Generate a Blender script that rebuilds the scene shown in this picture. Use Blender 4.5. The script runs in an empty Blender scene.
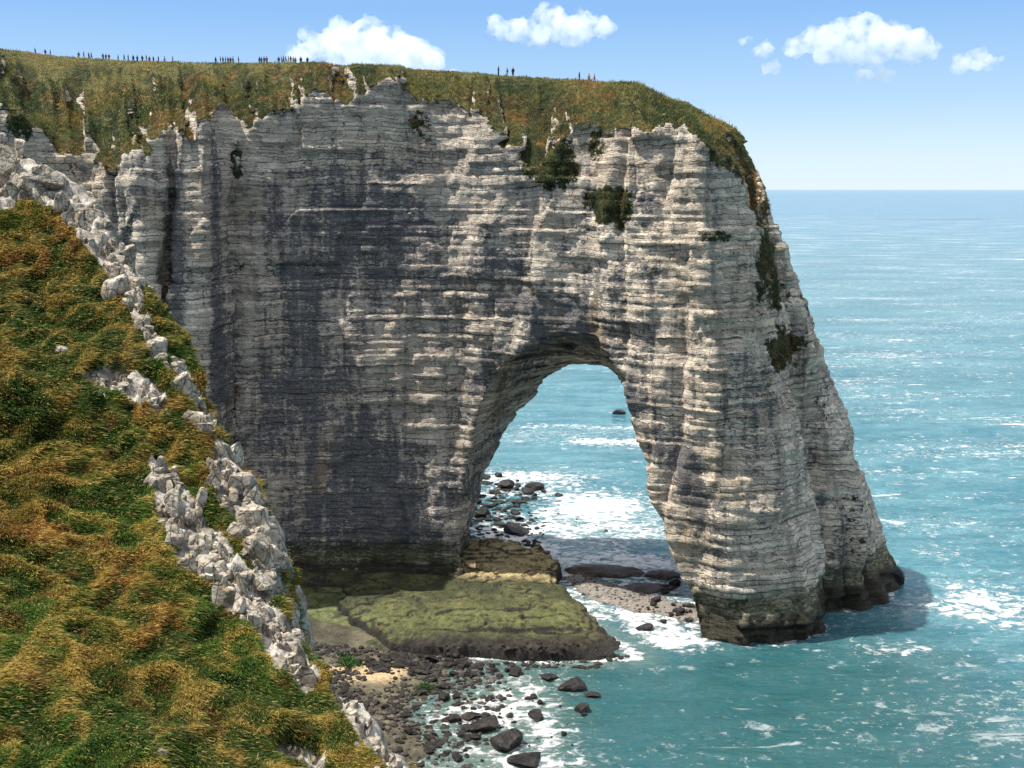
import bpy, bmesh, math, random
import numpy as np
from mathutils import Vector
from mathutils.bvhtree import BVHTree

random.seed(7)
rng = np.random.default_rng(11)
scene = bpy.context.scene
col = scene.collection
R = math.radians

# ------------------------------------------------------------------ camera numbers
W, HGT, FOC = 1024, 768, 1100.0
CAMH = 70.0
PITCH = math.atan(195 / FOC)
CP, SP = math.cos(PITCH), math.sin(PITCH)


def ray(px, py):
    a = (np.asarray(px, float) - 512) / FOC
    b = (384 - np.asarray(py, float)) / FOC
    return a, CP + b * SP, -SP + b * CP


def at_z(px, py, z):
    a, y, dz = ray(px, py)
    t = (z - CAMH) / dz
    return np.array([a * t, y * t, z + 0 * t])


def at_y(px, py, Y):
    a, y, dz = ray(px, py)
    t = Y / y
    return np.array([a * t, Y + 0 * t, CAMH + dz * t])


# ------------------------------------------------------------------ noise
def _h(ix, iy, iz, seed):
    n = (ix.astype(np.uint32) * np.uint32(374761393) + iy.astype(np.uint32) * np.uint32(668265263)
         + iz.astype(np.uint32) * np.uint32(2147483647) + np.uint32((seed * 974634777) & 0xffffffff))
    n = (n ^ (n >> np.uint32(13))) * np.uint32(1274126177)
    n = (n ^ (n >> np.uint32(16))) * np.uint32(2246822519)
    n = n ^ (n >> np.uint32(15))
    return n.astype(np.float32) * np.float32(2.0 / 4294967295.0) - 1


def vnoise(x, y, z, seed=0):
    x, y, z = np.broadcast_arrays(np.asarray(x, np.float32), np.asarray(y, np.float32), np.asarray(z, np.float32))
    fx, fy, fz = np.floor(x), np.floor(y), np.floor(z)
    ix, iy, iz = fx.astype(np.int64), fy.astype(np.int64), fz.astype(np.int64)
    u, v, w = x - fx, y - fy, z - fz
    u, v, w = u * u * (3 - 2 * u), v * v * (3 - 2 * v), w * w * (3 - 2 * w)
    r = 0
    for dx in (0, 1):
        for dy in (0, 1):
            for dz in (0, 1):
                r = r + _h(ix + dx, iy + dy, iz + dz, seed) * (u if dx else 1 - u) * (v if dy else 1 - v) * (w if dz else 1 - w)
    return r


def fbm(x, y, z, seed=0, octv=4, gain=.5):
    s, a, t = 0, 1.0, 0.0
    for i in range(octv):
        f = 2.03 ** i
        s = s + a * vnoise(np.asarray(x) * f + 17.3 * i, np.asarray(y) * f - 9.1 * i, np.asarray(z) * f + 5.7 * i, seed + i)
        t += a
        a *= gain
    return s / t


def hash1(i, j=0, seed=0):
    i = np.asarray(i).astype(np.int64)
    j = np.asarray(j).astype(np.int64) + np.zeros_like(i)
    return _h(i, j, np.zeros_like(i), seed) * .5 + .5


def sstep(a, b, x):
    t = np.clip((x - a) / (b - a), 0, 1)
    return t * t * (3 - 2 * t)


# ------------------------------------------------------------------ geometry tools
def poly_sdf(px, py, poly):
    """signed distance to a closed 2D polygon, negative inside (arrays)"""
    n = len(poly)
    d = np.full(np.shape(px), 1e18)
    s = np.ones(np.shape(px))
    for i in range(n):
        ax, ay = poly[i]
        bx, by = poly[i - 1]
        ex, ey = bx - ax, by - ay
        wx, wy = px - ax, py - ay
        t = np.clip((wx * ex + wy * ey) / max(ex * ex + ey * ey, 1e-9), 0, 1)
        qx, qy = wx - ex * t, wy - ey * t
        d = np.minimum(d, qx * qx + qy * qy)
        c1, c2, c3 = py >= ay, py < by, ex * wy > ey * wx
        f = (c1 & c2 & c3) | (~c1 & ~c2 & ~c3)
        s = np.where(f, -s, s)
    return s * np.sqrt(d)


def surface_nets(F, org, sp):
    """F float array [x,y,z], negative inside -> verts, quads"""
    ins = F < 0
    nx, ny, nz = F.shape
    c = np.zeros((nx - 1, ny - 1, nz - 1), np.uint8)
    for dx in (0, 1):
        for dy in (0, 1):
            for dz in (0, 1):
                c += ins[dx:nx - 1 + dx, dy:ny - 1 + dy, dz:nz - 1 + dz]
    act = (c > 0) & (c < 8)
    ci = np.argwhere(act)
    idx = np.full(act.shape, -1, np.int32)
    idx[act] = np.arange(len(ci), dtype=np.int32)
    X, Y, Z = ci.T
    val = {}
    for dx in (0, 1):
        for dy in (0, 1):
            for dz in (0, 1):
                val[dx, dy, dz] = F[X + dx, Y + dy, Z + dz]
    acc = np.zeros((len(ci), 3))
    cnt = np.zeros(len(ci))
    corners = list(val)
    for a in corners:
        for ax in range(3):
            if a[ax] == 1:
                continue
            b = list(a)
            b[ax] = 1
            b = tuple(b)
            va, vb = val[a], val[b]
            m = (va < 0) != (vb < 0)
            t = np.where(m, va / np.where(m, va - vb, 1), 0)
            p = np.array(a, float)[None, :] + np.eye(3)[ax][None, :] * t[:, None]
            acc += p * m[:, None]
            cnt += m
    V = (ci + acc / cnt[:, None]) * np.array(sp) + np.array(org)
    quads = []
    for ax in range(3):
        sl0 = [slice(1, -1)] * 3
        sl1 = [slice(1, -1)] * 3
        sl0[ax] = slice(0, -1)
        sl1[ax] = slice(1, None)
        a, b = ins[tuple(sl0)], ins[tuple(sl1)]
        e = np.argwhere(a != b)
        if not len(e):
            continue
        off = np.ones(3, int)
        off[ax] = 0
        g = e + off
        fl = a[tuple(e.T)]
        o1, o2 = [(1, 2), (2, 0), (0, 1)][ax]
        q = []
        for (s1, s2) in ((0, 0), (-1, 0), (-1, -1), (0, -1)):
            h = g.copy()
            h[:, o1] += s1
            h[:, o2] += s2
            q.append(idx[h[:, 0], h[:, 1], h[:, 2]])
        q = np.stack(q, 1)
        q[~fl] = q[~fl][:, ::-1]
        quads.append(q)
    return V, np.concatenate(quads)


def mesh_obj(name, V, faces, mat, parent=None, smooth=True, attrs=None):
    """faces: (n,k) int array"""
    me = bpy.data.meshes.new(name)
    V = np.asarray(V, np.float32)
    faces = np.asarray(faces, np.int32)
    n, k = faces.shape
    me.vertices.add(len(V))
    me.vertices.foreach_set('co', V.ravel())
    me.loops.add(n * k)
    me.loops.foreach_set('vertex_index', faces.ravel())
    me.polygons.add(n)
    me.polygons.foreach_set('loop_start', np.arange(0, n * k, k, dtype=np.int32))
    me.polygons.foreach_set('use_smooth', np.full(n, smooth, bool))
    me.update()
    for nm, data in (attrs or {}).items():
        data = np.asarray(data, np.float32)
        if data.ndim == 1:
            at = me.attributes.new(nm, 'FLOAT', 'POINT')
            at.data.foreach_set('value', data)
        else:
            at = me.attributes.new(nm, 'FLOAT_COLOR', 'POINT')
            d4 = np.ones((len(data), 4), np.float32)
            d4[:, :3] = data
            at.data.foreach_set('color', d4.ravel())
    if mat:
        me.materials.append(mat)
    o = bpy.data.objects.new(name, me)
    col.objects.link(o)
    if parent:
        o.parent = parent
    return o


def tag(o, label=None, cat=None, group=None, kind=None):
    if label:
        o['label'] = label
    if cat:
        o['category'] = cat
    if group:
        o['group'] = group
    if kind:
        o['kind'] = kind
    return o


def vnormals(V, Q):
    n = np.cross(V[Q[:, 2]] - V[Q[:, 0]], V[Q[:, 3 % Q.shape[1]]] - V[Q[:, 1]]) if Q.shape[1] == 4 else \
        np.cross(V[Q[:, 1]] - V[Q[:, 0]], V[Q[:, 2]] - V[Q[:, 0]])
    N = np.zeros_like(V)
    for k in range(Q.shape[1]):
        for a in range(3):
            N[:, a] += np.bincount(Q[:, k], n[:, a], len(V))
    return N / np.maximum(np.linalg.norm(N, axis=1, keepdims=True), 1e-9)


def grid_faces(nr, nc, wrap=False):
    i = np.arange(nr - 1)[:, None]
    j = np.arange(nc if wrap else nc - 1)[None, :]
    a = i * nc + j
    b = i * nc + (j + 1) % nc
    return np.stack([a, b, b + nc, a + nc], -1).reshape(-1, 4)


# ------------------------------------------------------------------ node helper
class NT:
    def __init__(s, name):
        s.mat = bpy.data.materials.new(name)
        s.mat.use_nodes = True
        s.t = s.mat.node_tree
        s.t.nodes.clear()
        s.out = s.t.nodes.new('ShaderNodeOutputMaterial')
        s.b = s.t.nodes.new('ShaderNodeBsdfPrincipled')
        s.t.links.new(s.b.outputs[0], s.out.inputs['Surface'])
        tc = s.t.nodes.new('ShaderNodeTexCoord')
        s.co = tc.outputs['Object']

    def lk(s, a, b):
        s.t.links.new(a, b)

    def put(s, v, sock):
        if isinstance(v, (int, float)):
            sock.default_value = v
        elif isinstance(v, (tuple, list)):
            sock.default_value = tuple(v) + ((1,) if len(v) == 3 and len(sock.default_value) == 4 else ())
        else:
            s.lk(v, sock)

    def map(s, scale, co=None, loc=(0, 0, 0), rot=(0, 0, 0)):
        n = s.t.nodes.new('ShaderNodeMapping')
        s.lk(co or s.co, n.inputs[0])
        n.inputs['Scale'].default_value = scale
        n.inputs['Location'].default_value = loc
        n.inputs['Rotation'].default_value = rot
        return n.outputs[0]

    def noise(s, scale=(1, 1, 1), detail=4, rough=.5, dist=0, co=None, loc=(0, 0, 0), rot=(0, 0, 0), color=False):
        n = s.t.nodes.new('ShaderNodeTexNoise')
        s.lk(s.map(scale, co, loc, rot), n.inputs['Vector'])
        n.inputs['Scale'].default_value = 1
        n.inputs['Detail'].default_value = detail
        n.inputs['Roughness'].default_value = rough
        n.inputs['Distortion'].default_value = dist
        return n.outputs['Color' if color else 'Fac']

    def voro(s, scale, feature='F1', co=None, rand=1, out='Distance'):
        n = s.t.nodes.new('ShaderNodeTexVoronoi')
        n.feature = feature
        s.lk(s.map(scale, co), n.inputs['Vector'])
        n.inputs['Scale'].default_value = 1
        n.inputs['Randomness'].default_value = rand
        return n.outputs[out]

    def ramp(s, v, a, b, lo=0., hi=1., smooth=True):
        n = s.t.nodes.new('ShaderNodeMapRange')
        n.interpolation_type = 'SMOOTHSTEP' if smooth else 'LINEAR'
        s.put(v, n.inputs[0])
        for i, q in enumerate((a, b, lo, hi)):
            n.inputs[i + 1].default_value = q
        return n.outputs[0]

    def m(s, op, a, b=0.0, c=0.0):
        n = s.t.nodes.new('ShaderNodeMath')
        n.operation = op
        s.put(a, n.inputs[0])
        s.put(b, n.inputs[1])
        s.put(c, n.inputs[2])
        return n.outputs[0]

    def mix(s, f, a, b, mode='MIX'):
        n = s.t.nodes.new('ShaderNodeMix')
        n.data_type = 'RGBA'
        n.blend_type = mode
        s.put(f, n.inputs[0])
        s.put(a, n.inputs[6])
        s.put(b, n.inputs[7])
        return n.outputs[2]

    def attr(s, nm, out='Fac'):
        n = s.t.nodes.new('ShaderNodeAttribute')
        n.attribute_name = nm
        return n.outputs[out]

    def xyz(s, i):
        n = s.t.nodes.new('ShaderNodeSeparateXYZ')
        s.lk(s.co, n.inputs[0])
        return n.outputs[i]

    def bump(s, h, dist=1., strength=1., normal=None):
        n = s.t.nodes.new('ShaderNodeBump')
        n.inputs['Distance'].default_value = dist
        n.inputs['Strength'].default_value = strength
        s.lk(h, n.inputs['Height'])
        if normal:
            s.lk(normal, n.inputs['Normal'])
        return n.outputs[0]

    def fin(s, color, rough=.9, normal=None, spec=.2):
        s.put(color, s.b.inputs['Base Color'])
        s.put(rough, s.b.inputs['Roughness'])
        s.b.inputs['Specular IOR Level'].default_value = spec
        if normal:
            s.lk(normal, s.b.inputs['Normal'])
        return s.mat


# ------------------------------------------------------------------ materials
def mat_cliff():
    n = NT('chalk_cliff')
    z = n.xyz(2)
    sx, sy = n.xyz(0), n.xyz(1)
    sv = n.attr('along')

    def comb(a, b, c):
        cb = n.t.nodes.new('ShaderNodeCombineXYZ')
        for i, v in enumerate((a, b, c)):
            n.put(v, cb.inputs[i])
        return cb.outputs[0]
    wig = n.noise((.035, .035, .035), 4)
    small = n.noise((.6, .6, .25), 4)
    wz = n.m('MULTIPLY_ADD', wig, 5.0, n.m('MULTIPLY_ADD', small, .9, z))          # beds wander slightly
    # vary the thickness of the beds
    thick = n.noise((0, 0, .33), 2, .5, 0, comb(0., 0., wz))
    wz2 = n.m('MULTIPLY_ADD', thick, 3.4, wz)
    bco = comb(n.m('MULTIPLY', sx, .03), n.m('MULTIPLY', sy, .03), wz)
    bed1 = n.noise((1, 1, 1.0), 5, .65, 0, bco)
    bed2 = n.noise((2, 2, .22), 3, .5, 0, bco)

    def brick(w, h, mortar, sm, off, seedx):
        br = n.t.nodes.new('ShaderNodeTexBrick')
        ws = n.m('MULTIPLY_ADD', n.noise((.5, .5, .9), 4, .6, 0, loc=(seedx, 0, 0)), 1.7, sv)
        n.lk(comb(ws, wz2, 0.), br.inputs['Vector'])
        br.inputs['Color1'].default_value = (0, 0, 0, 1)
        br.inputs['Color2'].default_value = (1, 1, 1, 1)
        br.inputs['Mortar'].default_value = (.5, .5, .5, 1)
        br.inputs['Scale'].default_value = 1
        br.inputs['Mortar Size'].default_value = mortar
        br.inputs['Mortar Smooth'].default_value = sm
        br.inputs['Brick Width'].default_value = w
        br.inputs['Row Height'].default_value = h
        br.offset = off
        return br.outputs['Color'], br.outputs['Fac']
    bc1, bm1 = brick(2.3, .82, .065, .7, .37, 2)
    bc2, bm2 = brick(.9, .47, .035, .8, .43, 9)
    brk = n.ramp(n.noise((.28, .28, .5), 5, .6), .36, .60)
    brk2 = n.ramp(n.noise((.33, .33, .5), 5, .6, loc=(2, 9, 4)), .42, .62)
    line = n.m('MULTIPLY', bm1, brk)
    line2 = n.m('MULTIPLY', bm2, brk2)
    fine = n.noise((1.3, 1.3, 2.8), 7, .72)
    grain = n.noise((3.5, 3.5, 6), 5, .75)
    big = n.noise((.045, .045, .03), 4, .55)
    streak = n.noise((.45, .45, .04), 6, .65, .4)
    warm = n.attr('warm')
    stain_shade = n.attr('stain_shade')
    base = n.mix(n.ramp(bed1, .36, .64), (.56, .472, .375), (.91, .80, .655))
    base = n.mix(n.ramp(big, .42, .62, 0, .55), base, (.62, .49, .34))
    base = n.mix(n.m('MULTIPLY', n.ramp(bed2, .45, .6), .4), base, (.86, .79, .67))
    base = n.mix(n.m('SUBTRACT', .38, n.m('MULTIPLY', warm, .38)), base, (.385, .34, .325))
    base = n.mix(n.m('MULTIPLY', n.ramp(streak, .54, .66), .5), base, (.70, .67, .60))
    base = n.mix(n.m('MULTIPLY', n.ramp(streak, .46, .34), .45), base, (.20, .185, .175))
    base = n.mix(.6, base, n.mix(bc1, (.62, .60, .585), (1.42, 1.37, 1.30)), 'MULTIPLY')
    base = n.mix(.45, base, n.mix(bc2, (.56, .55, .54), (1.48, 1.44, 1.38)), 'MULTIPLY')
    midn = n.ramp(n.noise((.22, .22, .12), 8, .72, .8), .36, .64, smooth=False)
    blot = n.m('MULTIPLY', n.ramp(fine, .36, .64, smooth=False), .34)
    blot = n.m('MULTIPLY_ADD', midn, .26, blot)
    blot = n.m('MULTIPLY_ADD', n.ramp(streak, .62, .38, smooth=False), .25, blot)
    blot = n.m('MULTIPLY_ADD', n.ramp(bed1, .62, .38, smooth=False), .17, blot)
    dk = n.ramp(n.m('MULTIPLY_ADD', stain_shade, .42, blot), .69, .80)
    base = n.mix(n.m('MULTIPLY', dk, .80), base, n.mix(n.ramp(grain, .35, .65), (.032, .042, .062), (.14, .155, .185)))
    base = n.mix(n.m('MULTIPLY', line, .88), base, (.055, .05, .05))
    base = n.mix(n.m('MULTIPLY', line2, .55), base, (.08, .075, .07))
    base = n.mix(n.m('MULTIPLY', n.ramp(grain, .34, .52, 1, 0), .6), base, (.10, .095, .09))
    base = n.mix(n.m('MULTIPLY', n.ramp(grain, .56, .68), .35), base, (.85, .81, .72))
    och = n.m('MULTIPLY', n.ramp(n.noise((.16, .16, .05), 5, .65, 0, loc=(3, 8, 2)), .50, .66), n.attr('ochre'))
    base = n.mix(n.m('MULTIPLY', och, .75), base, (.42, .28, .12))
    # tidal zone: algae then wet black rock
    zz = n.m('MULTIPLY_ADD', n.noise((.25, .25, .3), 4), 5.0, n.m('SUBTRACT', z, 2.5))
    alg = n.ramp(zz, 6.4, 9.4, 1, 0)
    base = n.mix(n.m('MULTIPLY', alg, n.ramp(fine, .35, .6, .4, .92)), base, (.075, .085, .028))
    wet = n.ramp(zz, 3.6, 5.8, 1, 0)
    base = n.mix(n.m('MULTIPLY', wet, .86), base, (.040, .033, .022))
    # grass
    gn2 = n.noise((.8, .8, .55), 6, .72)
    g = n.m('ADD', n.attr('grass'), n.m('MULTIPLY', n.m('MULTIPLY', n.m('SUBTRACT', n.noise((.9, .9, .9), 7, .75, loc=(1, 5, 2)), .5), 2.4), n.ramp(n.attr('grass'), .05, .35)))
    gm = n.ramp(g, .42, .54)
    gn = n.noise((.10, .10, .05), 6, .65, .3)
    gc = n.mix(n.ramp(gn, .42, .62), (.045, .068, .024), (.115, .112, .036))
    gc = n.mix(n.m('MULTIPLY', n.ramp(n.noise((.13, .13, .05), 5, .65, .2, loc=(9, 1, 4)), .50, .60), .9), gc, (.26, .13, .04))
    gc = n.mix(n.ramp(n.noise((.17, .17, .07), 5, .65, .2, loc=(2, 6, 8)), .50, .62, 0, .85), gc, (.042, .055, .026))
    gc = n.mix(n.ramp(gn2, .40, .60, .85, 0), gc, (.018, .028, .012))
    gc = n.mix(n.m('MULTIPLY', n.ramp(gn2, .55, .68), .5), gc, (.32, .26, .09))
    gc = n.mix(n.m('MULTIPLY', n.attr('crest'), .7), gc, (.27, .23, .075))
    colr = n.mix(gm, base, gc)
    h = n.m('MULTIPLY', bed1, .5)
    h = n.m('MULTIPLY_ADD', fine, .6, h)
    h = n.m('MULTIPLY_ADD', line, -.5, h)
    h = n.m('MULTIPLY_ADD', line2, -.2, h)
    h = n.m('MULTIPLY_ADD', grain, .3, h)
    h = n.m('MULTIPLY_ADD', bc1, .35, h)
    h = n.m('MULTIPLY_ADD', bc2, .15, h)
    h = n.m('MULTIPLY_ADD', n.m('MULTIPLY', gn2, gm), 1.0, h)
    return n.fin(colr, n.ramp(wet, 0, 1, .92, .45), n.bump(h, 1.2, 1.0))


def mat_rock(name, a, b, dark=(.04, .04, .04), sc=1.0, rough=.85, bump=.5):
    n = NT(name)
    f = n.noise((1.2 * sc,) * 3, 6, .65)
    g = n.noise((5 * sc,) * 3, 5, .7)
    c = n.mix(n.ramp(f, .35, .65), a, b)
    c = n.mix(n.ramp(g, .30, .5, .7, 0), c, dark)
    oi = n.t.nodes.new('ShaderNodeObjectInfo')
    c = n.mix(.5, c, n.mix(oi.outputs['Random'], (.6, .6, .62), (1.3, 1.25, 1.2)), 'MULTIPLY')
    h = n.m('MULTIPLY_ADD', g, .35, f)
    return n.fin(c, rough, n.bump(h, .4 / sc, bump))


def mat_crag():
    n = NT('pale_limestone')
    f = n.noise((.8, .8, .8), 5, .6)
    g = n.noise((3.5, 3.5, 5), 6, .7)
    c = n.mix(n.ramp(f, .35, .62), (.21, .18, .135), (.45, .395, .315))
    c = n.mix(n.ramp(g, .38, .52, .85, 0), c, (.08, .07, .055))
    l = n.ramp(n.noise((1.6, 1.6, 1.6), 4, .6, 0, loc=(4, 4, 1)), .58, .68)
    c = n.mix(n.m('MULTIPLY', l, .6), c, (.30, .20, .09))
    cr = n.ramp(n.voro((1.7, 1.7, 1.0), 'DISTANCE_TO_EDGE'), 0, .07, 1, 0)
    c = n.mix(n.m('MULTIPLY', cr, .65), c, (.05, .042, .035))
    h = n.m('MULTIPLY_ADD', g, .5, n.m('MULTIPLY', f, .6))
    h = n.m('MULTIPLY_ADD', cr, -.35, h)
    return n.fin(c, .9, n.bump(h, .35, .5))


def mat_vcol(name, sc=1.0, bump=.5, lo=.45, hi=1.5, rough=.95, bd=.3):
    n = NT(name)
    g = n.noise((1.1 * sc,) * 3, 6, .7)
    g2 = n.noise((4.5 * sc,) * 3, 5, .7)
    v = n.m('MULTIPLY_ADD', g2, .5, n.m('MULTIPLY', g, .5))
    c = n.mix(1, n.attr('Col', 'Color'), n.mix(n.ramp(v, .33, .67), (lo,) * 3, (hi,) * 3), 'MULTIPLY')
    return n.fin(c, rough, n.bump(v, bd, bump))


def mat_blade():
    n = NT('grass_blade')
    c = n.attr('Col', 'Color')
    n.put(c, n.b.inputs['Base Color'])
    n.b.inputs['Roughness'].default_value = .7
    n.b.inputs['Specular IOR Level'].default_value = .15
    tr = n.t.nodes.new('ShaderNodeBsdfTranslucent')
    n.lk(c, tr.inputs[0])
    mx = n.t.nodes.new('ShaderNodeMixShader')
    mx.inputs[0].default_value = .35
    n.lk(n.b.outputs[0], mx.inputs[1])
    n.lk(tr.outputs[0], mx.inputs[2])
    n.lk(mx.outputs[0], n.out.inputs['Surface'])
    return n.mat


def mat_sea():
    n = NT('sea_water')
    foam = n.attr('foam')
    cap_glint = n.attr('cap_glint')
    shal = n.attr('shallow')
    rot = (0, 0, R(-14))
    big = n.noise((.012, .03, .03), 4, .55, 0, rot=rot)
    med = n.noise((.07, .2, .2), 5, .6, .3, rot=rot)
    c = n.mix(n.ramp(big, .35, .65), (.050, .175, .215), (.12, .28, .32))
    c = n.mix(n.ramp(med, .40, .66, 0, .6), c, (.008, .10, .13))
    c = n.mix(n.attr('green'), c, (.016, .062, .052))
    c = n.mix(n.attr('far'), c, (.035, .16, .27))
    c = n.mix(n.m('MULTIPLY', shal, .75), c, (.20, .235, .18))
    rip = n.noise((.5, 1.4, 1.4), 5, .7, .2, rot=rot, loc=(4, 4, 0))
    c = n.mix(n.ramp(rip, .40, .60, .5, 0), c, (.012, .095, .125))  # ripple troughs darkened in the colour in place of shading
    # foam: fine lace broken up by noise
    fn = n.noise((.45, .6, .6), 8, .68, .8, rot=rot)
    lace = n.ramp(n.voro((.5, .7, .7), 'DISTANCE_TO_EDGE', rand=1), 0.0, .16, 1, 0)
    fm = n.m('ADD', n.m('MULTIPLY', foam, 1.0), n.m('MULTIPLY', n.m('SUBTRACT', fn, .5), 2.6))
    fm = n.m('ADD', fm, n.m('MULTIPLY', lace, .10))
    f1 = n.ramp(fm, .45, .95)
    # scattered whitecaps, long and thin, then sun glitter painted as white specks
    wn = n.noise((.055, .28, .28), 7, .66, .5, rot=rot)
    wm = n.noise((.012, .035, .035), 3, .5, 0, rot=rot, loc=(5, 2, 0))
    wc = n.ramp(n.m('ADD', wn, n.m('MULTIPLY', n.m('SUBTRACT', wm, .5), .35)), .635, .72)
    f2 = n.m('MULTIPLY', wc, cap_glint)
    gl = n.noise((.22, .30, .3), 6, .75, .3, rot=rot, loc=(3, 7, 0))
    f3 = n.m('MULTIPLY', n.ramp(n.m('ADD', gl, n.m('MULTIPLY', n.m('SUBTRACT', wm, .5), .25)), .565, .67), n.m('MULTIPLY', cap_glint, .8))
    gp = n.noise((.55, .8, .8), 5, .8, 0, loc=(1, 2, 9), rot=rot)
    f4 = n.m('MULTIPLY', n.ramp(n.m('ADD', gp, n.m('MULTIPLY', n.m('SUBTRACT', wm, .5), .45)), .585, .665), n.m('MULTIPLY', cap_glint, .9))
    f = n.m('MAXIMUM', n.m('MAXIMUM', n.m('MAXIMUM', f1, f2), f3), f4)
    c = n.mix(f, c, (.74, .75, .74))
    h = n.m('MULTIPLY', n.noise((.10, .28, .28), 3, .5, .2, rot=rot), 1.1)
    h = n.m('MULTIPLY_ADD', n.noise((.45, .95, .95), 4, .6, .3, rot=rot), .55, h)
    h = n.m('MULTIPLY_ADD', n.noise((1.6, 3.0, 3.0), 4, .7, 0, rot=rot), .26, h)
    h = n.m('MULTIPLY_ADD', f, .12, h)
    n.b.inputs['IOR'].default_value = 1.33
    return n.fin(c, n.ramp(f, 0, 1, .09, .7), n.bump(h, 1.5, 1.0), .42)


def mat_plain(name, c, rough=.85):
    n = NT(name)
    g = n.noise((9, 9, 9), 3)
    return n.fin(n.mix(n.ramp(g, .3, .7, 0, .35), c, tuple(q * .6 for q in c)), rough)


M_cliff = mat_cliff()
M_crag = mat_crag()
M_dark = mat_rock('dark_wet_rock', (.012, .011, .011), (.042, .036, .031), (.006, .006, .006), .9, .45, .9)
M_reef = mat_rock('brown_reef_rock', (.05, .036, .028), (.11, .085, .065), (.02, .017, .014), .8, .6, .8)
M_shore = mat_vcol('foreshore_ground', 1.2, .7)
M_bench = mat_vcol('mossy_rock', .9, .9, .35, 1.7, .9, .5)
M_turf = mat_vcol('turf_soil', 1.0, .8, .4, 1.5)
M_blade = mat_blade()
M_sea = mat_sea()

# ------------------------------------------------------------------ the great cliff with its arch
ZK = [0, 30, 58, 80]
PLAN = [  # x,y at the four heights of ZK
    [(-150, 180)] * 4,
    [(-86, 178), (-84, 178), (-84, 179), (-83, 181)],
    [(-70, 181), (-68, 180), (-67.5, 181), (-66.5, 183)],
    [(-68, 175), (-66.5, 175), (-65.5, 176), (-64.5, 177)],
    [(-60, 173.5), (-58.5, 173.5), (-57.5, 174.5), (-56.5, 175.5)],
    [(-59, 181), (-57.3, 180.5), (-56.3, 180.5), (-55.4, 181)],
    [(-56.5, 181), (-55.6, 180.5), (-54.4, 180.5), (-53.8, 181)],
    [(-55.5, 177), (-54.6, 177), (-53.6, 177), (-53, 178)],
    [(-50.8, 176), (-49.8, 176), (-49, 176), (-48, 177)],
    [(-50, 187), (-48.9, 187), (-48, 187.5), (-47, 189)],
    [(-30, 188.5), (-30, 189), (-30, 190), (-30, 191.5)],
    [(-11, 187.5), (-11, 188.5), (-11, 190), (-11, 191)],
    [(12, 175.5), (12, 177), (12, 179), (12, 181)],
    [(27, 165.5), (25, 168), (24, 168.5), (22, 171)],
    [(36, 161.8), (31.8, 163), (29.3, 164), (27.5, 166)],
    [(45.5, 163.7), (41.5, 166), (36.5, 168), (33.5, 171)],
    [(49.5, 167), (46, 171), (40.5, 173), (36, 176)],
    [(50.5, 177), (48, 178), (41.5, 178), (36.5, 179)],
    [(56, 176), (52, 177), (44, 178), (37.5, 181)],
    [(64.5, 180), (56.5, 182), (46, 184), (38.3, 185)],
    [(68, 190), (58, 191), (46.5, 191), (38, 191)],
    [(60, 198), (52, 197), (43, 196), (35, 196)],
    [(38, 204), (36, 203), (32, 202), (28, 202)],
    [(14, 203.5)] * 4,
    [(-8, 211.5)] * 4,
    [(-30, 211)] * 4,
    [(-48, 219)] * 4,
    [(-66, 240)] * 4,
    [(-150, 262)] * 4,
]


def plan_at(z):
    out = []
    for v in PLAN:
        out.append((np.interp(z, ZK, [p[0] for p in v]), np.interp(z, ZK, [p[1] for p in v])))
    return out


# tunnel: front and back outlines traced onto two parallel planes 24 m apart
A0 = np.array([36.0, 161.0])
WD = np.array([-47.0, 27.0]) / math.hypot(47, 27)      # along the wall, to the left
ND = np.array([-WD[1], WD[0]])
if ND[1] < 0:
    ND = -ND                                           # into the rock
TT = 25.0


def on_plane(px, py, q):
    a, y, dz = ray(px, py)
    P0 = A0 + ND * q
    t = (P0 @ ND) / (a * ND[0] + y * ND[1])
    P = np.array([a * t, y * t])
    return ((P - P0) @ WD, CAMH + dz * t)


FRONT = [(461, 640), (461, 590), (461, 545), (463, 480), (472, 425), (490, 378), (516, 345), (552, 328), (590, 332), (612, 352), (624, 385),
         (633, 430), (651, 490), (671, 550), (690, 600), (700, 640)]
BACK = [(458, 640), (462, 560), (468, 525), (490, 465), (519, 410), (548, 379), (572, 363), (600, 364), (618, 378), (650, 400),
        (668, 440), (690, 500), (706, 550), (716, 600), (722, 640), (726, 680)]
FO = [on_plane(x, y, 0.0) for x, y in FRONT]
BO = [on_plane(x, y, TT) for x, y in BACK]

TPX = [-300, 0, 50, 110, 150, 185, 200, 215, 232, 250, 290, 330, 400, 440, 480, 500, 530, 546, 570, 600, 640, 700, 722, 745, 800]
TER = [85, 105, 160, 160, 147, 141, 116, 108, 168, 115, 110, 102, 94, 100, 112, 130, 172, 178, 128, 116, 121, 131, 150, 165, 190]
SPX = [-300, 0, 60, 130, 200, 290, 400, 500, 600, 640, 662, 674, 686, 712, 745, 800]
SER = [30, 48, 56, 61, 63, 63, 68, 75, 82, 84.5, 95, 101, 102, 118, 131, 160]


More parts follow.
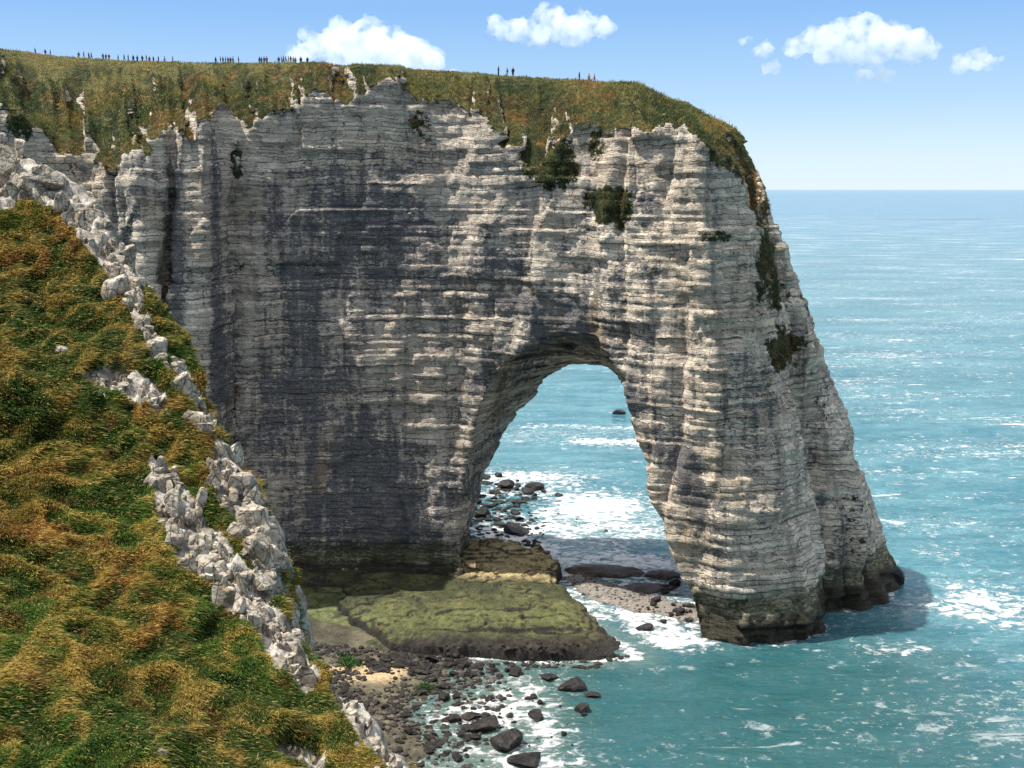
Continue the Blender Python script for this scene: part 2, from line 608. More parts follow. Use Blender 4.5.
def top_height(X, Y, relief=True):
    dep = Y * CP + (CAMH - 85) * SP
    px = 512 + FOC * X / dep
    ye = np.interp(X, [-140, -47.5, -46, -11, 12, 24, 28.5, 38.5], [177, 177, 190, 191, 181, 170, 168, 185])
    ys = np.interp(px, [0, 150, 250, 400, 500, 600, 745], [234, 227, 215, 206, 205, 199, 194])
    px2 = px + 5 * vnoise(X * .15, Y * .15, 0, 3)
    er = np.interp(px2, TPX, TER) + 9 * vnoise(px * .045, 0, 0, 24) + (11 * sstep(-.4, .4, vnoise(px * .07, 0, 0, 25)) - 5 + 6 * vnoise(px * .21, 0, 0, 26)) * (px < 740)
    sr = np.interp(px, SPX, SER)

    def zrow(row, yy):
        b = (384 - row) / FOC
        return CAMH + (-SP + b * CP) * yy / (CP + b * SP)
    ze, zs = zrow(er, ye), zrow(sr, ys)
    t = (Y - ye) / (ys - ye)
    tt = np.clip(t, -.6, 1)
    e = np.where(tt > 0, tt * (1.25 - .25 * tt), tt * 1.25)
    h = ze + (zs - ze) * e
    if relief:
        amp = np.clip(1 - np.abs(t - .45) / .55, 0, 1) ** .7
        u = px / 1100 * 190
        g = np.abs(vnoise(u * .11 + 2, Y * .02, 0, 21)) * 2 - .5 + .5 * vnoise(u * .3, Y * .05, 0, 22)
        h = h + amp * g * np.interp(px, [0, 250, 480, 745], [2.6, 2.3, 1.8, 1.3])
        h = h + amp * .9 * (np.abs(vnoise(u * .55, Y * .06, 0, 23)) * 2 - .6)
        h = np.minimum(h, zs + .15 - .11 * np.maximum(ys - Y, 0))
        h = h + .35 * fbm(X * .35, Y * .35, 0, 5, 3) * np.clip(1.1 - t, 0.1, 1)
    return h


GRASSF = [None]


def build_cliff():
    sp = np.array([.42, .42, .32])
    org = np.array([-128.0, 156.0, -3.0])
    n = np.ceil((np.array([76.0, 262.0, 99.0]) - org) / sp).astype(int)
    xs, ys, zs = [org[i] + sp[i] * np.arange(n[i]) for i in range(3)]
    # coarse plan distance
    cx, cy = xs[0] + np.arange(0, int((xs[-1] - xs[0]) / .8) + 3) * .8, ys[0] + np.arange(0, int((ys[-1] - ys[0]) / .8) + 3) * .8
    CX, CY = np.meshgrid(cx, cy, indexing='ij')
    kz = np.array([-3., 0, 15, 30, 44, 58, 69, 80, 100])
    D = [poly_sdf(CX, CY, plan_at(z)).astype(np.float32) for z in kz]
    fx = (xs - cx[0]) / .8
    fy = (ys - cy[0]) / .8
    ix, iy = fx.astype(int), fy.astype(int)
    ux, uy = (fx - ix)[:, None].astype(np.float32), (fy - iy)[None, :].astype(np.float32)

    def up(A):
        a = A[ix][:, iy] * (1 - ux) + A[ix + 1][:, iy] * ux
        b = A[ix][:, iy + 1] * (1 - ux) + A[ix + 1][:, iy + 1] * ux
        return a * (1 - uy) + b * uy
    D = [up(d) for d in D]
    Xg, Yg = np.meshgrid(xs, ys, indexing='ij')
    Hh = top_height(Xg, Yg).astype(np.float32)
    # tunnel field sampled in (q, w, z)
    qs = np.arange(-12, 48, 1.5)
    ws = np.arange(-30, 75, .6)
    tz = np.arange(-6, 60, .6)
    WS, TZ = np.meshgrid(ws, tz, indexing='ij')
    TF = np.zeros((len(qs), len(ws), len(tz)), np.float32)
    for i, q in enumerate(qs):
        f = q / TT
        ff = np.clip(f, -.6, 1.4)
        pol = [(a[0] * (1 - ff) + b[0] * ff, a[1] * (1 - ff) + b[1] * ff) for a, b in zip(FO, BO)]
        TF[i] = poly_sdf(WS, TZ, pol)
    qg = (Xg - A0[0]) * ND[0] + (Yg - A0[1]) * ND[1]
    wg = (Xg - A0[0]) * WD[0] + (Yg - A0[1]) * WD[1]
    qi, wi = (qg - qs[0]) / 1.5, (wg - ws[0]) / .6
    okm = (qi > 0) & (qi < len(qs) - 2) & (wi > 0) & (wi < len(ws) - 2)
    q0, w0 = np.clip(qi.astype(int), 0, len(qs) - 2), np.clip(wi.astype(int), 0, len(ws) - 2)
    fq, fw = np.clip(qi - q0, 0, 1).astype(np.float32), np.clip(wi - w0, 0, 1).astype(np.float32)
    F = np.empty(tuple(n), np.float32)
    for k, z in enumerate(zs):
        j = int(np.clip(np.searchsorted(kz, z) - 1, 0, len(kz) - 2))
        t = np.float32((z - kz[j]) / (kz[j + 1] - kz[j]))
        d = D[j] * (1 - t) + D[j + 1] * t
        d = np.maximum(d, .8 * (np.float32(z) - Hh))
        if z < 58:
            fz = (z - tz[0]) / .6
            z0 = int(fz)
            tf = TF[:, :, z0] * (1 - (fz - z0)) + TF[:, :, z0 + 1] * (fz - z0)
            v = (tf[q0, w0] * (1 - fq) + tf[q0 + 1, w0] * fq) * (1 - fw) + (tf[q0, w0 + 1] * (1 - fq) + tf[q0 + 1, w0 + 1] * fq) * fw
            d = np.where(okm, np.maximum(d, -v), d)
        F[:, :, k] = d
    F[0], F[-1], F[:, 0], F[:, -1], F[:, :, 0], F[:, :, -1] = 1, 1, 1, 1, 1, 1
    V, Q = surface_nets(F, org, sp)
    del F
    N = vnormals(V, Q)
    x, y, z = V.T
    nz = N[:, 2]
    t = -(x * .0)
    steep = sstep(.62, .35, nz) * sstep(262 - 2, 262 - 8, y) * sstep(-126, -120, x)
    s1 = x * .75 - y * .66
    s2 = x * .6 + y * .8
    # large bulges and vertical flutes
    d = 1.5 * fbm(x * .07, y * .07, z * .05, 31, 3)
    d += .95 * (np.abs(vnoise(s1 * .22 + .8 * vnoise(x * .07, y * .07, z * .06, 36), s2 * .02, z * .018, 33)) * 2 - .6) * np.interp(x, [-50, -20, 30], [1.3, .6, .9])
    d += .35 * fbm(s1 * .5, s2 * .3, z * .22, 34, 3)
    right = sstep(36, 46, x) * sstep(90, 20, z)
    d += 1.3 * (np.abs(vnoise(s2 * .22, 0, z * .02, 35)) * 2 - .7) * right
    # bedding ledges
    r = np.random.default_rng(5)
    b = np.cumsum(r.uniform(.7, 2.3, 90)) - 8
    zw = z + 1.1 * fbm(x * .03, y * .03, 0, 41, 2)
    bi = np.searchsorted(b, zw)
    bt = (zw - b[np.clip(bi - 1, 0, 89)]) / np.maximum(b[np.clip(bi, 0, 89)] - b[np.clip(bi - 1, 0, 89)], .2)
    pro = vnoise(bi * 3.37, s1 * .07 + 11 * hash1(bi, 0, 50), s2 * .05, 51) * .8
    local = .5 + .5 * sstep(-.3, .4, vnoise(x * .06, y * .06, z * .06, 52))
    d += .42 * pro * local
    d -= .26 * np.exp(-((bt - .02) / .14) ** 2)
    # jointed blocks inside each bed
    for s, sd in ((s1, 61), (s2, 62)):
        wd = 1.2 + 2.4 * hash1(bi, 7, sd)
        cell = np.floor(s / wd + 31 * hash1(bi, 3, sd))
        d += (.34 * (hash1(bi, cell, sd) - .5)) * (.4 + local)
    big = np.floor(s1 / 7.3 + .35 * vnoise(z * .1, 0, 0, 70))
    d -= (1.3 + .8 * vnoise(z * .1, 0, 0, 75)) * np.exp(-(((x + 62 + .02 * z) / .7) ** 2)) + 1.0 * np.exp(-(((x + 40 - .01 * z + .6 * vnoise(z * .15, 0, 0, 76)) / .6) ** 2)) * sstep(30, 60, z)
    d += 1.3 * (hash1(big, np.floor(z / 9.5 + hash1(big, 0, 71)), 72) - .5)
    d += .36 * fbm(x * .6, y * .6, z * .7, 81, 3)
    # rubble step near sea level
    d += .8 * sstep(5, 1.0, z) - .5 * np.exp(-((z - 6.5) / 1.2) ** 2)
    Nh = N.copy()
    Nh[:, 2] *= .25
    Nh /= np.maximum(np.linalg.norm(Nh, axis=1, keepdims=True), 1e-6)
    V2 = V + Nh * (d * steep)[:, None]
    V2[:, 2] += (1 - steep) * .22 * fbm(x * 1.1, y * 1.1, 0, 90, 3)
    N2 = vnormals(V2, Q)
    x, y, z = V2.T
    dep = y * CP + (CAMH - z) * SP
    ppx = 512 + FOC * x / dep
    ppy = 384 - FOC * (-(CAMH - z) * CP + y * SP) / dep
    # vegetation: gentle ground above the rock edge plus patches on ledges
    gr = sstep(.30, .62, N[:, 2] * .8 + N2[:, 2] * .2) * sstep(50, 62, z)
    gr = np.maximum(gr, .25 * sstep(.3, .7, N2[:, 2]) * sstep(66, 76, z))

    gr = gr * sstep(772, 742, ppx)

    def blob(cx, cy, rx, ry, a=1.0):
        e = 1 - ((ppx - cx) / rx) ** 2 - ((ppy - cy) / ry) ** 2 + 2.6 * fbm(x * .22, y * .22, z * .22, 91, 4)
        return a * .95 * sstep(-.9, 1.1, e) * (y < 205)
    for bl in ((603, 205, 26, 22), (548, 165, 26, 30, .8), (768, 270, 12, 55, .8), (788, 335, 15, 34, .95), (745, 150, 14, 26, .8), (735, 145, 30, 20, .8), (765, 225, 10, 45, .6),
               (850, 520, 14, 60, .4), (822, 430, 9, 60, .35), (712, 237, 22, 5, .6), (235, 165, 10, 26, .9), (20, 110, 22, 40, .7),
               (75, 160, 20, 18, .7), (420, 130, 10, 18, .5), (595, 155, 8, 22, .6), (238, 268, 8, 8, .5)):
        gr = np.maximum(gr, blob(*bl))
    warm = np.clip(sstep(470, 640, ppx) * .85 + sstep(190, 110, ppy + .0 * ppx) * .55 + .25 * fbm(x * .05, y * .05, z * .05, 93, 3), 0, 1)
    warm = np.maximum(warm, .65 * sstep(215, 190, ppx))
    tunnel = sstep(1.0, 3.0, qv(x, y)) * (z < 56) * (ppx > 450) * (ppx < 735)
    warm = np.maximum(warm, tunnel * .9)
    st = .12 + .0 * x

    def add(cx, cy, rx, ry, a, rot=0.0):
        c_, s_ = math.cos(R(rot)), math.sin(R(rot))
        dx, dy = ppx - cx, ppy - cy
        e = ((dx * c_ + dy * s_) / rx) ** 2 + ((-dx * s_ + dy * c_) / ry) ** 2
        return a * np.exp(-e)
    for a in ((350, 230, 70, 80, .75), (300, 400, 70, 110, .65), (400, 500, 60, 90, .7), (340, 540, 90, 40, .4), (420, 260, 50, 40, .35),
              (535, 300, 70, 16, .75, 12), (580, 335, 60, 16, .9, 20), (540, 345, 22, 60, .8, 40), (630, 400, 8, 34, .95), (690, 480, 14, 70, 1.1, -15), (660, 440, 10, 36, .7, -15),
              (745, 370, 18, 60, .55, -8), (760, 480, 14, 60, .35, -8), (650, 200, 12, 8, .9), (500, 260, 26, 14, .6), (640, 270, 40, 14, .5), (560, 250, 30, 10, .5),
              (485, 370, 9, 45, .8, 25), (495, 440, 14, 30, .6, 40), (480, 490, 20, 18, .7), (225, 350, 15, 150, .35), (176, 280, 7, 110, 1.1), (214, 300, 5, 130, .9), (122, 230, 14, 50, .5), (395, 180, 30, 60, .35), (440, 330, 30, 30, .3), (300, 300, 26, 60, .35), (360, 470, 26, 50, .4), (840, 560, 9, 50, .6), (600, 290, 26, 20, .5)):  # pillar cleft shadows are painted in here among the stains
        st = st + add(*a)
    st -= add(390, 350, 40, 50, .35) + add(250, 330, 14, 90, .35) + add(300, 575, 60, 22, .4) + add(204, 280, 6, 140, .9) + add(150, 250, 8, 90, .4)  # includes the lit pillar edge, lightened in the colour
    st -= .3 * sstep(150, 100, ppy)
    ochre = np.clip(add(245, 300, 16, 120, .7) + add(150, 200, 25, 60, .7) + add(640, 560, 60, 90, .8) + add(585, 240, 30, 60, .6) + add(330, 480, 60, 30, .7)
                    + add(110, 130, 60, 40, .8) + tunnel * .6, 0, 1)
    crest = sstep(.6, 1.2, (z - (top_height(x, y, False) - 2.2)) / 2.2) * sstep(-999, 0, z) * sstep(.75, .93, N2[:, 2]) * .75
    endm = sstep(.1, .6, N[:, 0]) * (ppx > 690)
    along = (x * .75 - y * .66) * (1 - endm) + (x * .6 + y * .8 - 130) * endm
    GRASSF[0] = gr
    o = mesh_obj('sea_cliff', V2, Q, M_cliff, attrs={'along': along, 'grass': gr, 'warm': warm, 'stain_shade': np.clip(st, 0, 1.2), 'ochre': ochre, 'crest': crest})
    return o, V2, Q


def qv(x, y):
    return (x - A0[0]) * ND[0] + (y - A0[1]) * ND[1]


cliff, CV, CQ = build_cliff()
tag(cliff, 'towering pale chalk cliff with a grassy top and a huge natural arch over the sea', 'cliff', kind='structure')

# ------------------------------------------------------------------ shore: bench, beach, boulders, sea
BENCH = [(-28.5, 174.0), (-25.5, 168), (-21.5, 163), (-18.5, 159), (-9, 157.5), (1, 156.2), (12, 156.5), (19.0, 158.0), (17.5, 161), (13.5, 168), (10.5, 177), (8.5, 186),
         (9.0, 193), (5, 198), (-9, 199.5), (-22, 199), (-45, 199), (-45, 184), (-30, 183.5), (-28, 178)]
LOWER = [(-75, 150), (-40, 157), (-30, 160), (-20, 157), (-16, 163), (-24, 190), (-75, 192)]
SHINGLE = [(9, 192), (12.5, 181), (20, 174.5), (29, 170.5), (35, 171), (33, 178), (24, 184), (17, 190), (12, 194)]
SAND = [(-29, 150), (-24, 154.5), (-17, 155), (-13, 152), (-15, 148), (-20, 146), (-28, 147)]


def wob(X, Y, s=1.0, seed=100, f=.35):
    return s * fbm(X * f, Y * f, 0, seed, 4)


def bench_h(X, Y):
    d = poly_sdf(X, Y, BENCH) + wob(X, Y, 1.1)
    top = np.interp(Y, [150, 157, 160, 172, 184, 191, 199], [2.9, 2.9, 3.0, 2.8, 2.2, 3.0, 4.4])
    top = top - 2.4 * sstep(9, 19, X) * sstep(185, 160, Y)
    top = top + .6 * fbm(X * .25, Y * .5, 0, 102, 5, .6) + .4 * np.abs(fbm(X * .9, Y * .9, 0, 103, 3))
    top = top + 1.5 * np.exp(-((X + 3) / 6) ** 2 - ((Y - 197) / 5) ** 2)
    gro = np.exp(-(np.abs(vnoise(X * .16 + .3 * vnoise(X * .5, Y * .5, 0, 106), Y * .22, 0, 105)) / .05) ** 2)
    top = top - .45 * gro + .3 * (np.floor((top + .6 * vnoise(X * .2, Y * .2, 0, 107)) * 1.6) / 1.6 - top)
    top = top - .7 * sstep(-5.5, -4.9, d + .9 * vnoise(X * .6, Y * .6, 0, 108)) * sstep(166, 160, Y)
    return top - 6.0 * sstep(-.2, .8, d) - 1.0 * sstep(-2.5, -.3, d) * (.5 + .5 * vnoise(X * .8, Y * .8, 0, 104))


def lower_h(X, Y):
    d = poly_sdf(X, Y, LOWER) + wob(X, Y, 1.5, 110)
    return .7 + .3 * fbm(X * .3, Y * .3, 0, 111, 4) + .5 * sstep(170, 186, Y) - 4.0 * sstep(-2.5, 2.0, d)


def shore_h(X, Y):
    h = np.full(np.shape(X), -2.2)
    c = (-13.0 - X) * .085 + .35 * fbm(X * .12, Y * .12, 0, 120, 3)
    h = np.maximum(h, np.clip(c, -2.2, 2.2) - 2.5 * sstep(166, 175, Y))
    s = poly_sdf(X, Y, SAND) + wob(X, Y, 1.4, 121)
    h = np.maximum(h, .75 - 1.3 * sstep(-3.0, 3.0, s))
    s = poly_sdf(X, Y, SHINGLE) + wob(X, Y, 1.6, 122)
    h = np.maximum(h, .75 - 1.5 * sstep(-3.5, 2.5, s))
    return h + .05 * fbm(X * 1.3, Y * 1.3, 0, 123, 3)


def heightfield(name, fn, x0, x1, y0, y1, st, mat, colfn, zmin=-1.5):
    xs, ys = np.arange(x0, x1, st), np.arange(y0, y1, st)
    Y, X = np.meshgrid(ys, xs, indexing='ij')
    Z = fn(X, Y)
    V = np.stack([X.ravel(), Y.ravel(), Z.ravel()], 1)
    Q = grid_faces(len(ys), len(xs))
    Q = Q[(V[Q][:, :, 2].max(1) > zmin)]
    used = np.unique(Q)
    mp = np.zeros(len(V), int)
    mp[used] = np.arange(len(used))
    V, Q = V[used], mp[Q]
    N = vnormals(V, Q)
    return mesh_obj(name, V, Q, mat, attrs={'Col': colfn(V[:, 0], V[:, 1], V[:, 2], N)})


def lerp3(a, b, t):
    return np.asarray(a)[None, :] * (1 - t[:, None]) + np.asarray(b)[None, :] * t[:, None] if np.ndim(a) == 1 else a * (1 - t[:, None]) + np.asarray(b)[None, :] * t[:, None]


def bench_col(x, y, z, N):
    n = fbm(x * .25, y * .25, 0, 130, 4)
    n2 = fbm(x * 1.2, y * 1.2, 0, 131, 3)
    c = lerp3((.045, .05, .023), (.10, .098, .040), sstep(-.3, .4, n))
    c = lerp3(c, (.045, .042, .028), sstep(.05, .45, n2) * .7)
    c = lerp3(c, (.03, .028, .022), np.exp(-(np.abs(vnoise(x * .16 + .3 * vnoise(x * .5, y * .5, 0, 106), y * .22, 0, 105)) / .05) ** 2) * .8)
    c = lerp3(c, (.12, .128, .046), np.exp(-((y - 167 - 2 * n) / 5.0) ** 2) * .65)  # sunlit band across the bench, put into its colour
    c = lerp3(c, (.05, .06, .03), .4 * np.exp(-((y - 178.5 - 2 * n) / 3.5) ** 2) * .65)  # pillar shadow near the wall, darkened in the colour
    c = lerp3(c, (.40, .31, .16), sstep(183, 187, y + 2 * n) * sstep(-12, -9, x) * (.75 + .25 * n))  # sun patch under the arch, painted on as pale ochre
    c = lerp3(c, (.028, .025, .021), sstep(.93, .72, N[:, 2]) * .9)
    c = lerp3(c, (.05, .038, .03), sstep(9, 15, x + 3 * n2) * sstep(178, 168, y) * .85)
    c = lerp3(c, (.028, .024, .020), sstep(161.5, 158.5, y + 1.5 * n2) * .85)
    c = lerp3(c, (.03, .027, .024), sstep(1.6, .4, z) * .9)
    return c


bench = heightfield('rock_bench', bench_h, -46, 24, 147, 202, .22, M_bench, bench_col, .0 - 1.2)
tag(bench, 'flat mossy rock bench with dark undercut edge at the foot of the arch', 'rock bench', kind='structure')


def lower_col(x, y, z, N):
    n = fbm(x * .2, y * .2, 0, 140, 4)
    c = lerp3((.055, .065, .026), (.12, .135, .055), sstep(-.2, .4, n + .02 * (y - 168)))
    return lerp3(c, (.03, .028, .022), sstep(.0, .5, fbm(x * .9, y * .9, 0, 141, 3)) * .8)


lower = heightfield('lower_terrace', lower_h, -78, -12, 148, 194, .4, M_bench, lower_col)
tag(lower, 'low green weedy rock terrace left of the dark bench wall', 'rock terrace', kind='structure')


def shore_col(x, y, z, N):
    n = fbm(x * .3, y * .3, 0, 150, 4)
    c = lerp3((.055, .05, .035), (.12, .105, .07), sstep(-.4, .4, n))
    c = lerp3(c, (.40, .29, .17), sstep(1.0, -2.0, poly_sdf(x, y, SAND) + 2 * n) * sstep(.15, .5, z))
    c = lerp3(c, (.20, .18, .155), sstep(2.0, -1.0, poly_sdf(x, y, SHINGLE)))
    return lerp3(c, (.06, .06, .045), sstep(.25, -.1, z) * .7)


shore = heightfield('beach', shore_h, -78, 48, 100, 215, .4, M_shore, shore_col, -2.4)
tag(shore, 'sand and shingle beach around the rock bench', 'beach', kind='structure')


def ground_z(x, y):
    X, Y = np.array([x]), np.array([y])
    return float(max(bench_h(X, Y)[0], lower_h(X, Y)[0], shore_h(X, Y)[0]))


# --- angular rock shapes
def ico(sub):
    bm = bmesh.new()
    bmesh.ops.create_icosphere(bm, subdivisions=sub, radius=1)
    V = np.array([v.co[:] for v in bm.verts])
    T = np.array([[v.index for v in f.verts] for f in bm.faces])
    bm.free()
    return V, T


ICO3, ICO4, ICO2 = ico(3), ico(4), ico(2)


def angular_rock(seed, base=ICO3, planes=11, flat=1.0, rough=.05, dmin=.45, dmax=.8):
    r = np.random.default_rng(seed)
    V = base[0].copy()
    for i in range(planes):
        n = r.normal(size=3)
        if r.random() < .35:
            n = np.eye(3)[r.integers(3)] * (1 if r.random() < .5 else -1) + n * .12
        n /= np.linalg.norm(n)
        d = r.uniform(dmin, dmax)
        V = V - np.maximum(V @ n - d, 0)[:, None] * n
    nn = V / np.linalg.norm(V, axis=1, keepdims=True)
    V = V + nn * (rough * fbm(V[:, 0] * 2.5 + seed, V[:, 1] * 2.5, V[:, 2] * 2.5, seed, 4))[:, None]
    V[:, 2] *= flat
    return V, base[1]


def rotz(V, a):
    c, s = math.cos(a), math.sin(a)
    return np.stack([V[:, 0] * c - V[:, 1] * s, V[:, 0] * s + V[:, 1] * c, V[:, 2]], 1)


kinds = []
for k in range(9):
    V, T = angular_rock(200 + k, ICO3, 12, flat=(.62, .5, .72, .42, .6, .8, .5, .38, .66)[k])
    o = mesh_obj('boulder', V, T, M_dark, smooth=False)
    kinds.append(o)
used_kind = set()


def boulder(px, py, wpx, k, label, group, mat=None, z=None, tall=1.0, deep=1.0, name='boulder', sink=.25):
    P = at_z(px, py, .2 if z is None else z)
    if z is None:
        for _ in range(3):
            g = max(ground_z(P[0], P[1]), 0.0)
            P = at_z(px, py, g)
    dist = math.hypot(P[0], P[1])
    rad = wpx / 2 / FOC * math.hypot(dist, CAMH - P[2]) * (.98 if wpx > 16 else 1.1)
    src = kinds[k]
    if k in used_kind or mat is not None:
        o = src.copy()
        if mat is not None:
            o.data = src.data.copy()
            o.data.materials.clear()
            o.data.materials.append(mat)
        col.objects.link(o)
    else:
        used_kind.add(k)
        o = src
    o.name = name
    o.location = (P[0], P[1] + rad * .3, P[2] + rad * tall * .5 * (1 - sink * 2))
    o.scale = (rad, rad * deep, rad * tall)
    o.rotation_euler = (random.uniform(-.25, .25), random.uniform(-.25, .25), random.uniform(0, 6.28))
    tag(o, label, 'boulder' if name == 'boulder' else name.replace('_', ' '), group)
    return o


G1, G2, G3 = 'dark boulders in the near cove', 'boulders in the surf behind the arch', 'rocks at the foot of the right leg'
BIG = [
    (509, 748, 38, 'largest dark boulder in the cove foam, above the bottom edge boulder', G1), (528, 766, 42, 'broad dark boulder cut by the bottom edge of the picture', G1),
    (486, 730, 40, 'wide flat dark boulder left of the cove middle, in white foam', G1), (549, 680, 27, 'long smooth dark boulder just off the bench edge', G1),
    (574, 690, 36, 'low dark slab right of the long smooth boulder off the bench', G1), (583, 712, 19, 'flat dark rock alone in the open cove water', G1),
    (537, 719, 21, 'low dark rock in thin foam below the cove slab', G1), (472, 720, 22, 'upright dark boulder touching the wide flat one in the cove', G1),
    (454, 722, 18, 'rounded brown boulder left of the upright cove boulder', G1), (500, 677, 8, 'tiny dark rock alone in the calm pool by the bench', G1),
    (428, 751, 18, 'dark flat rock beside the end of the near grassy slope', G1), (428, 739, 13, 'small grey rock just above the flat one by the slope end', G1),
    (421, 658, 17, 'dark boulder leaning on the bench foot above the sand', G1), (444, 700, 20, 'dark boulder in the shallows right of the sand patch', G1),
    (466, 731, 18, 'wedge of dark rock under the rounded brown boulder', G1), (458, 760, 13, 'small dark rock near the bottom edge left of the big pair', G1),
    (592, 697, 17, 'dark rock at the right end of the low cove slab', G1), (506, 490, 22, 'tallest black boulder of the pile behind the arch', G2),
    (482, 517, 22, 'big square black boulder low in the pile behind the arch', G2), (517, 520, 15, 'flat dark rock right of the square black boulder', G2),
    (515, 532, 33, 'long low black slab awash in foam through the arch', G2), (479, 542, 15, 'low brown rock left of the long black slab', G2),
    (501, 526, 14, 'small flat rock above the long black slab', G2), (536, 490, 24, 'ragged dark rock at the seaward end of the pile', G2),
    (499, 477, 11, 'pointed rock on top of the boulder pile behind the arch', G2), (523, 503, 13, 'flat dark rock in foam below the ragged one', G2),
    (547, 555, 10, 'small round dark rock in white foam by the lit bench', G2), (558, 496, 9, 'small pointed rock out in the bright surf', G2),
    (469, 524, 10, 'dark rock against the inner left wall of the arch', G2), (618, 414, 15, 'far dark rock awash beside the right leg of the arch', G2),
    (642, 596, 9, 'round black rock on the shingle right of the reef', G3), (656, 602, 12, 'black boulder at the edge of the heap by the right leg', G3),
    (664, 623, 9, 'black rock in the wet channel below the heap', G3), (644, 630, 20, 'flat dark rock in the channel by the bench tip', G3),
]
for i, (px, py, w, lab, g) in enumerate(BIG):
    boulder(px, py, w, i % 9, lab, g, tall=random.uniform(.5, .85) if i not in (0, 7, 17, 18, 24) else 1.0)
def reef(px, py, wpx, dep_m, hgt, lab, seed):
    P = at_z(px, py, 0)
    rad = wpx / 2 / FOC * math.hypot(P[1], CAMH)
    V, T = ICO4[0].copy(), ICO4[1]
    f = fbm(V[:, 0] * 1.6 + seed, V[:, 1] * 1.6, V[:, 2], seed, 4)
    V = V * (1 + .45 * f)[:, None] * np.array([rad, dep_m, hgt])
    V[:, 2] += .22 * fbm(V[:, 0] * .8, V[:, 1] * .8, 0, seed + 1, 4)
    o = mesh_obj('reef', V, T, M_reef, smooth=False)
    o.location = (P[0], P[1], -.15)
    tag(o, lab, 'reef', 'reefs beyond the shingle')


reef(604, 572, 80, 3.2, 1.0, 'broad brown reef awash in foam seen through the arch', 41)
reef(662, 575, 36, 2.2, .8, 'low brown reef against the inner side of the right leg', 47)
reef(646, 588, 60, 2.6, .45, 'nearly sunken grey reef between shingle and brown reefs', 53)
boulder(893, 584, 24, 5, 'dark rock stub at the outermost foot of the cliff', G3, None, 0.0, 1.5, .9)


def scatter(poly, n, w0, w1, lab, g, mat=None):
    k = 0
    while k < n:
        px = random.uniform(min(p[0] for p in poly), max(p[0] for p in poly))
        py = random.uniform(min(p[1] for p in poly), max(p[1] for p in poly))
        if poly_sdf(np.array([px]), np.array([py]), poly)[0] > 0:
            continue
        boulder(px, py, w0 + (w1 - w0) * random.random() ** 2.2, random.randrange(9), lab, g, mat, tall=random.uniform(.45, 1.0))
        k += 1


scatter([(370, 655), (450, 662), (520, 668), (530, 676), (440, 678), (360, 672), (330, 655)], 70, 6, 19, 'black weedy boulder in the band along the bench foot', 'boulder band at the bench foot')
scatter([(370, 685), (440, 672), (480, 700), (520, 720), (480, 745), (440, 768), (410, 740), (385, 712)], 100, 3, 12, 'small dark stone among the shallows beside the near slope', 'stones in the cove shallows')
scatter([(480, 690), (560, 690), (600, 730), (540, 768), (480, 768)], 24, 3, 9, 'small dark stone in the open foam of the near cove', 'stones in the open cove')
scatter([(466, 485), (495, 474), (520, 482), (545, 492), (520, 512), (500, 530), (462, 525)], 62, 6, 18, 'black boulder heaped in the pile behind the arch', 'boulder pile behind the arch')
scatter([(462, 530), (540, 500), (580, 495), (620, 540), (560, 560), (500, 548)], 16, 2.5, 6, 'small dark stone in the bright surf behind the arch', 'stones in the bright surf')
scatter([(650, 605), (672, 578), (690, 600), (696, 622), (672, 618)], 24, 5, 13, 'black boulder heaped against the foot of the right leg', 'boulder heap by the right leg')
scatter([(575, 592), (640, 598), (690, 618), (640, 622), (610, 610)], 14, 2, 4.5, 'small dark stone lying on the grey shingle', 'stones on the shingle')
scatter([(465, 560), (480, 556), (530, 560), (540, 580), (470, 582)], 9, 5, 14, 'ochre stone lying on the sunlit bench under the arch', 'ochre stones under the arch',
        mat_rock('ochre_rock', (.24, .17, .09), (.36, .28, .17), (.1, .07, .04), 1, .9, .6))
for k, o in enumerate(kinds):
    if k not in used_kind:
        bpy.data.objects.remove(o)


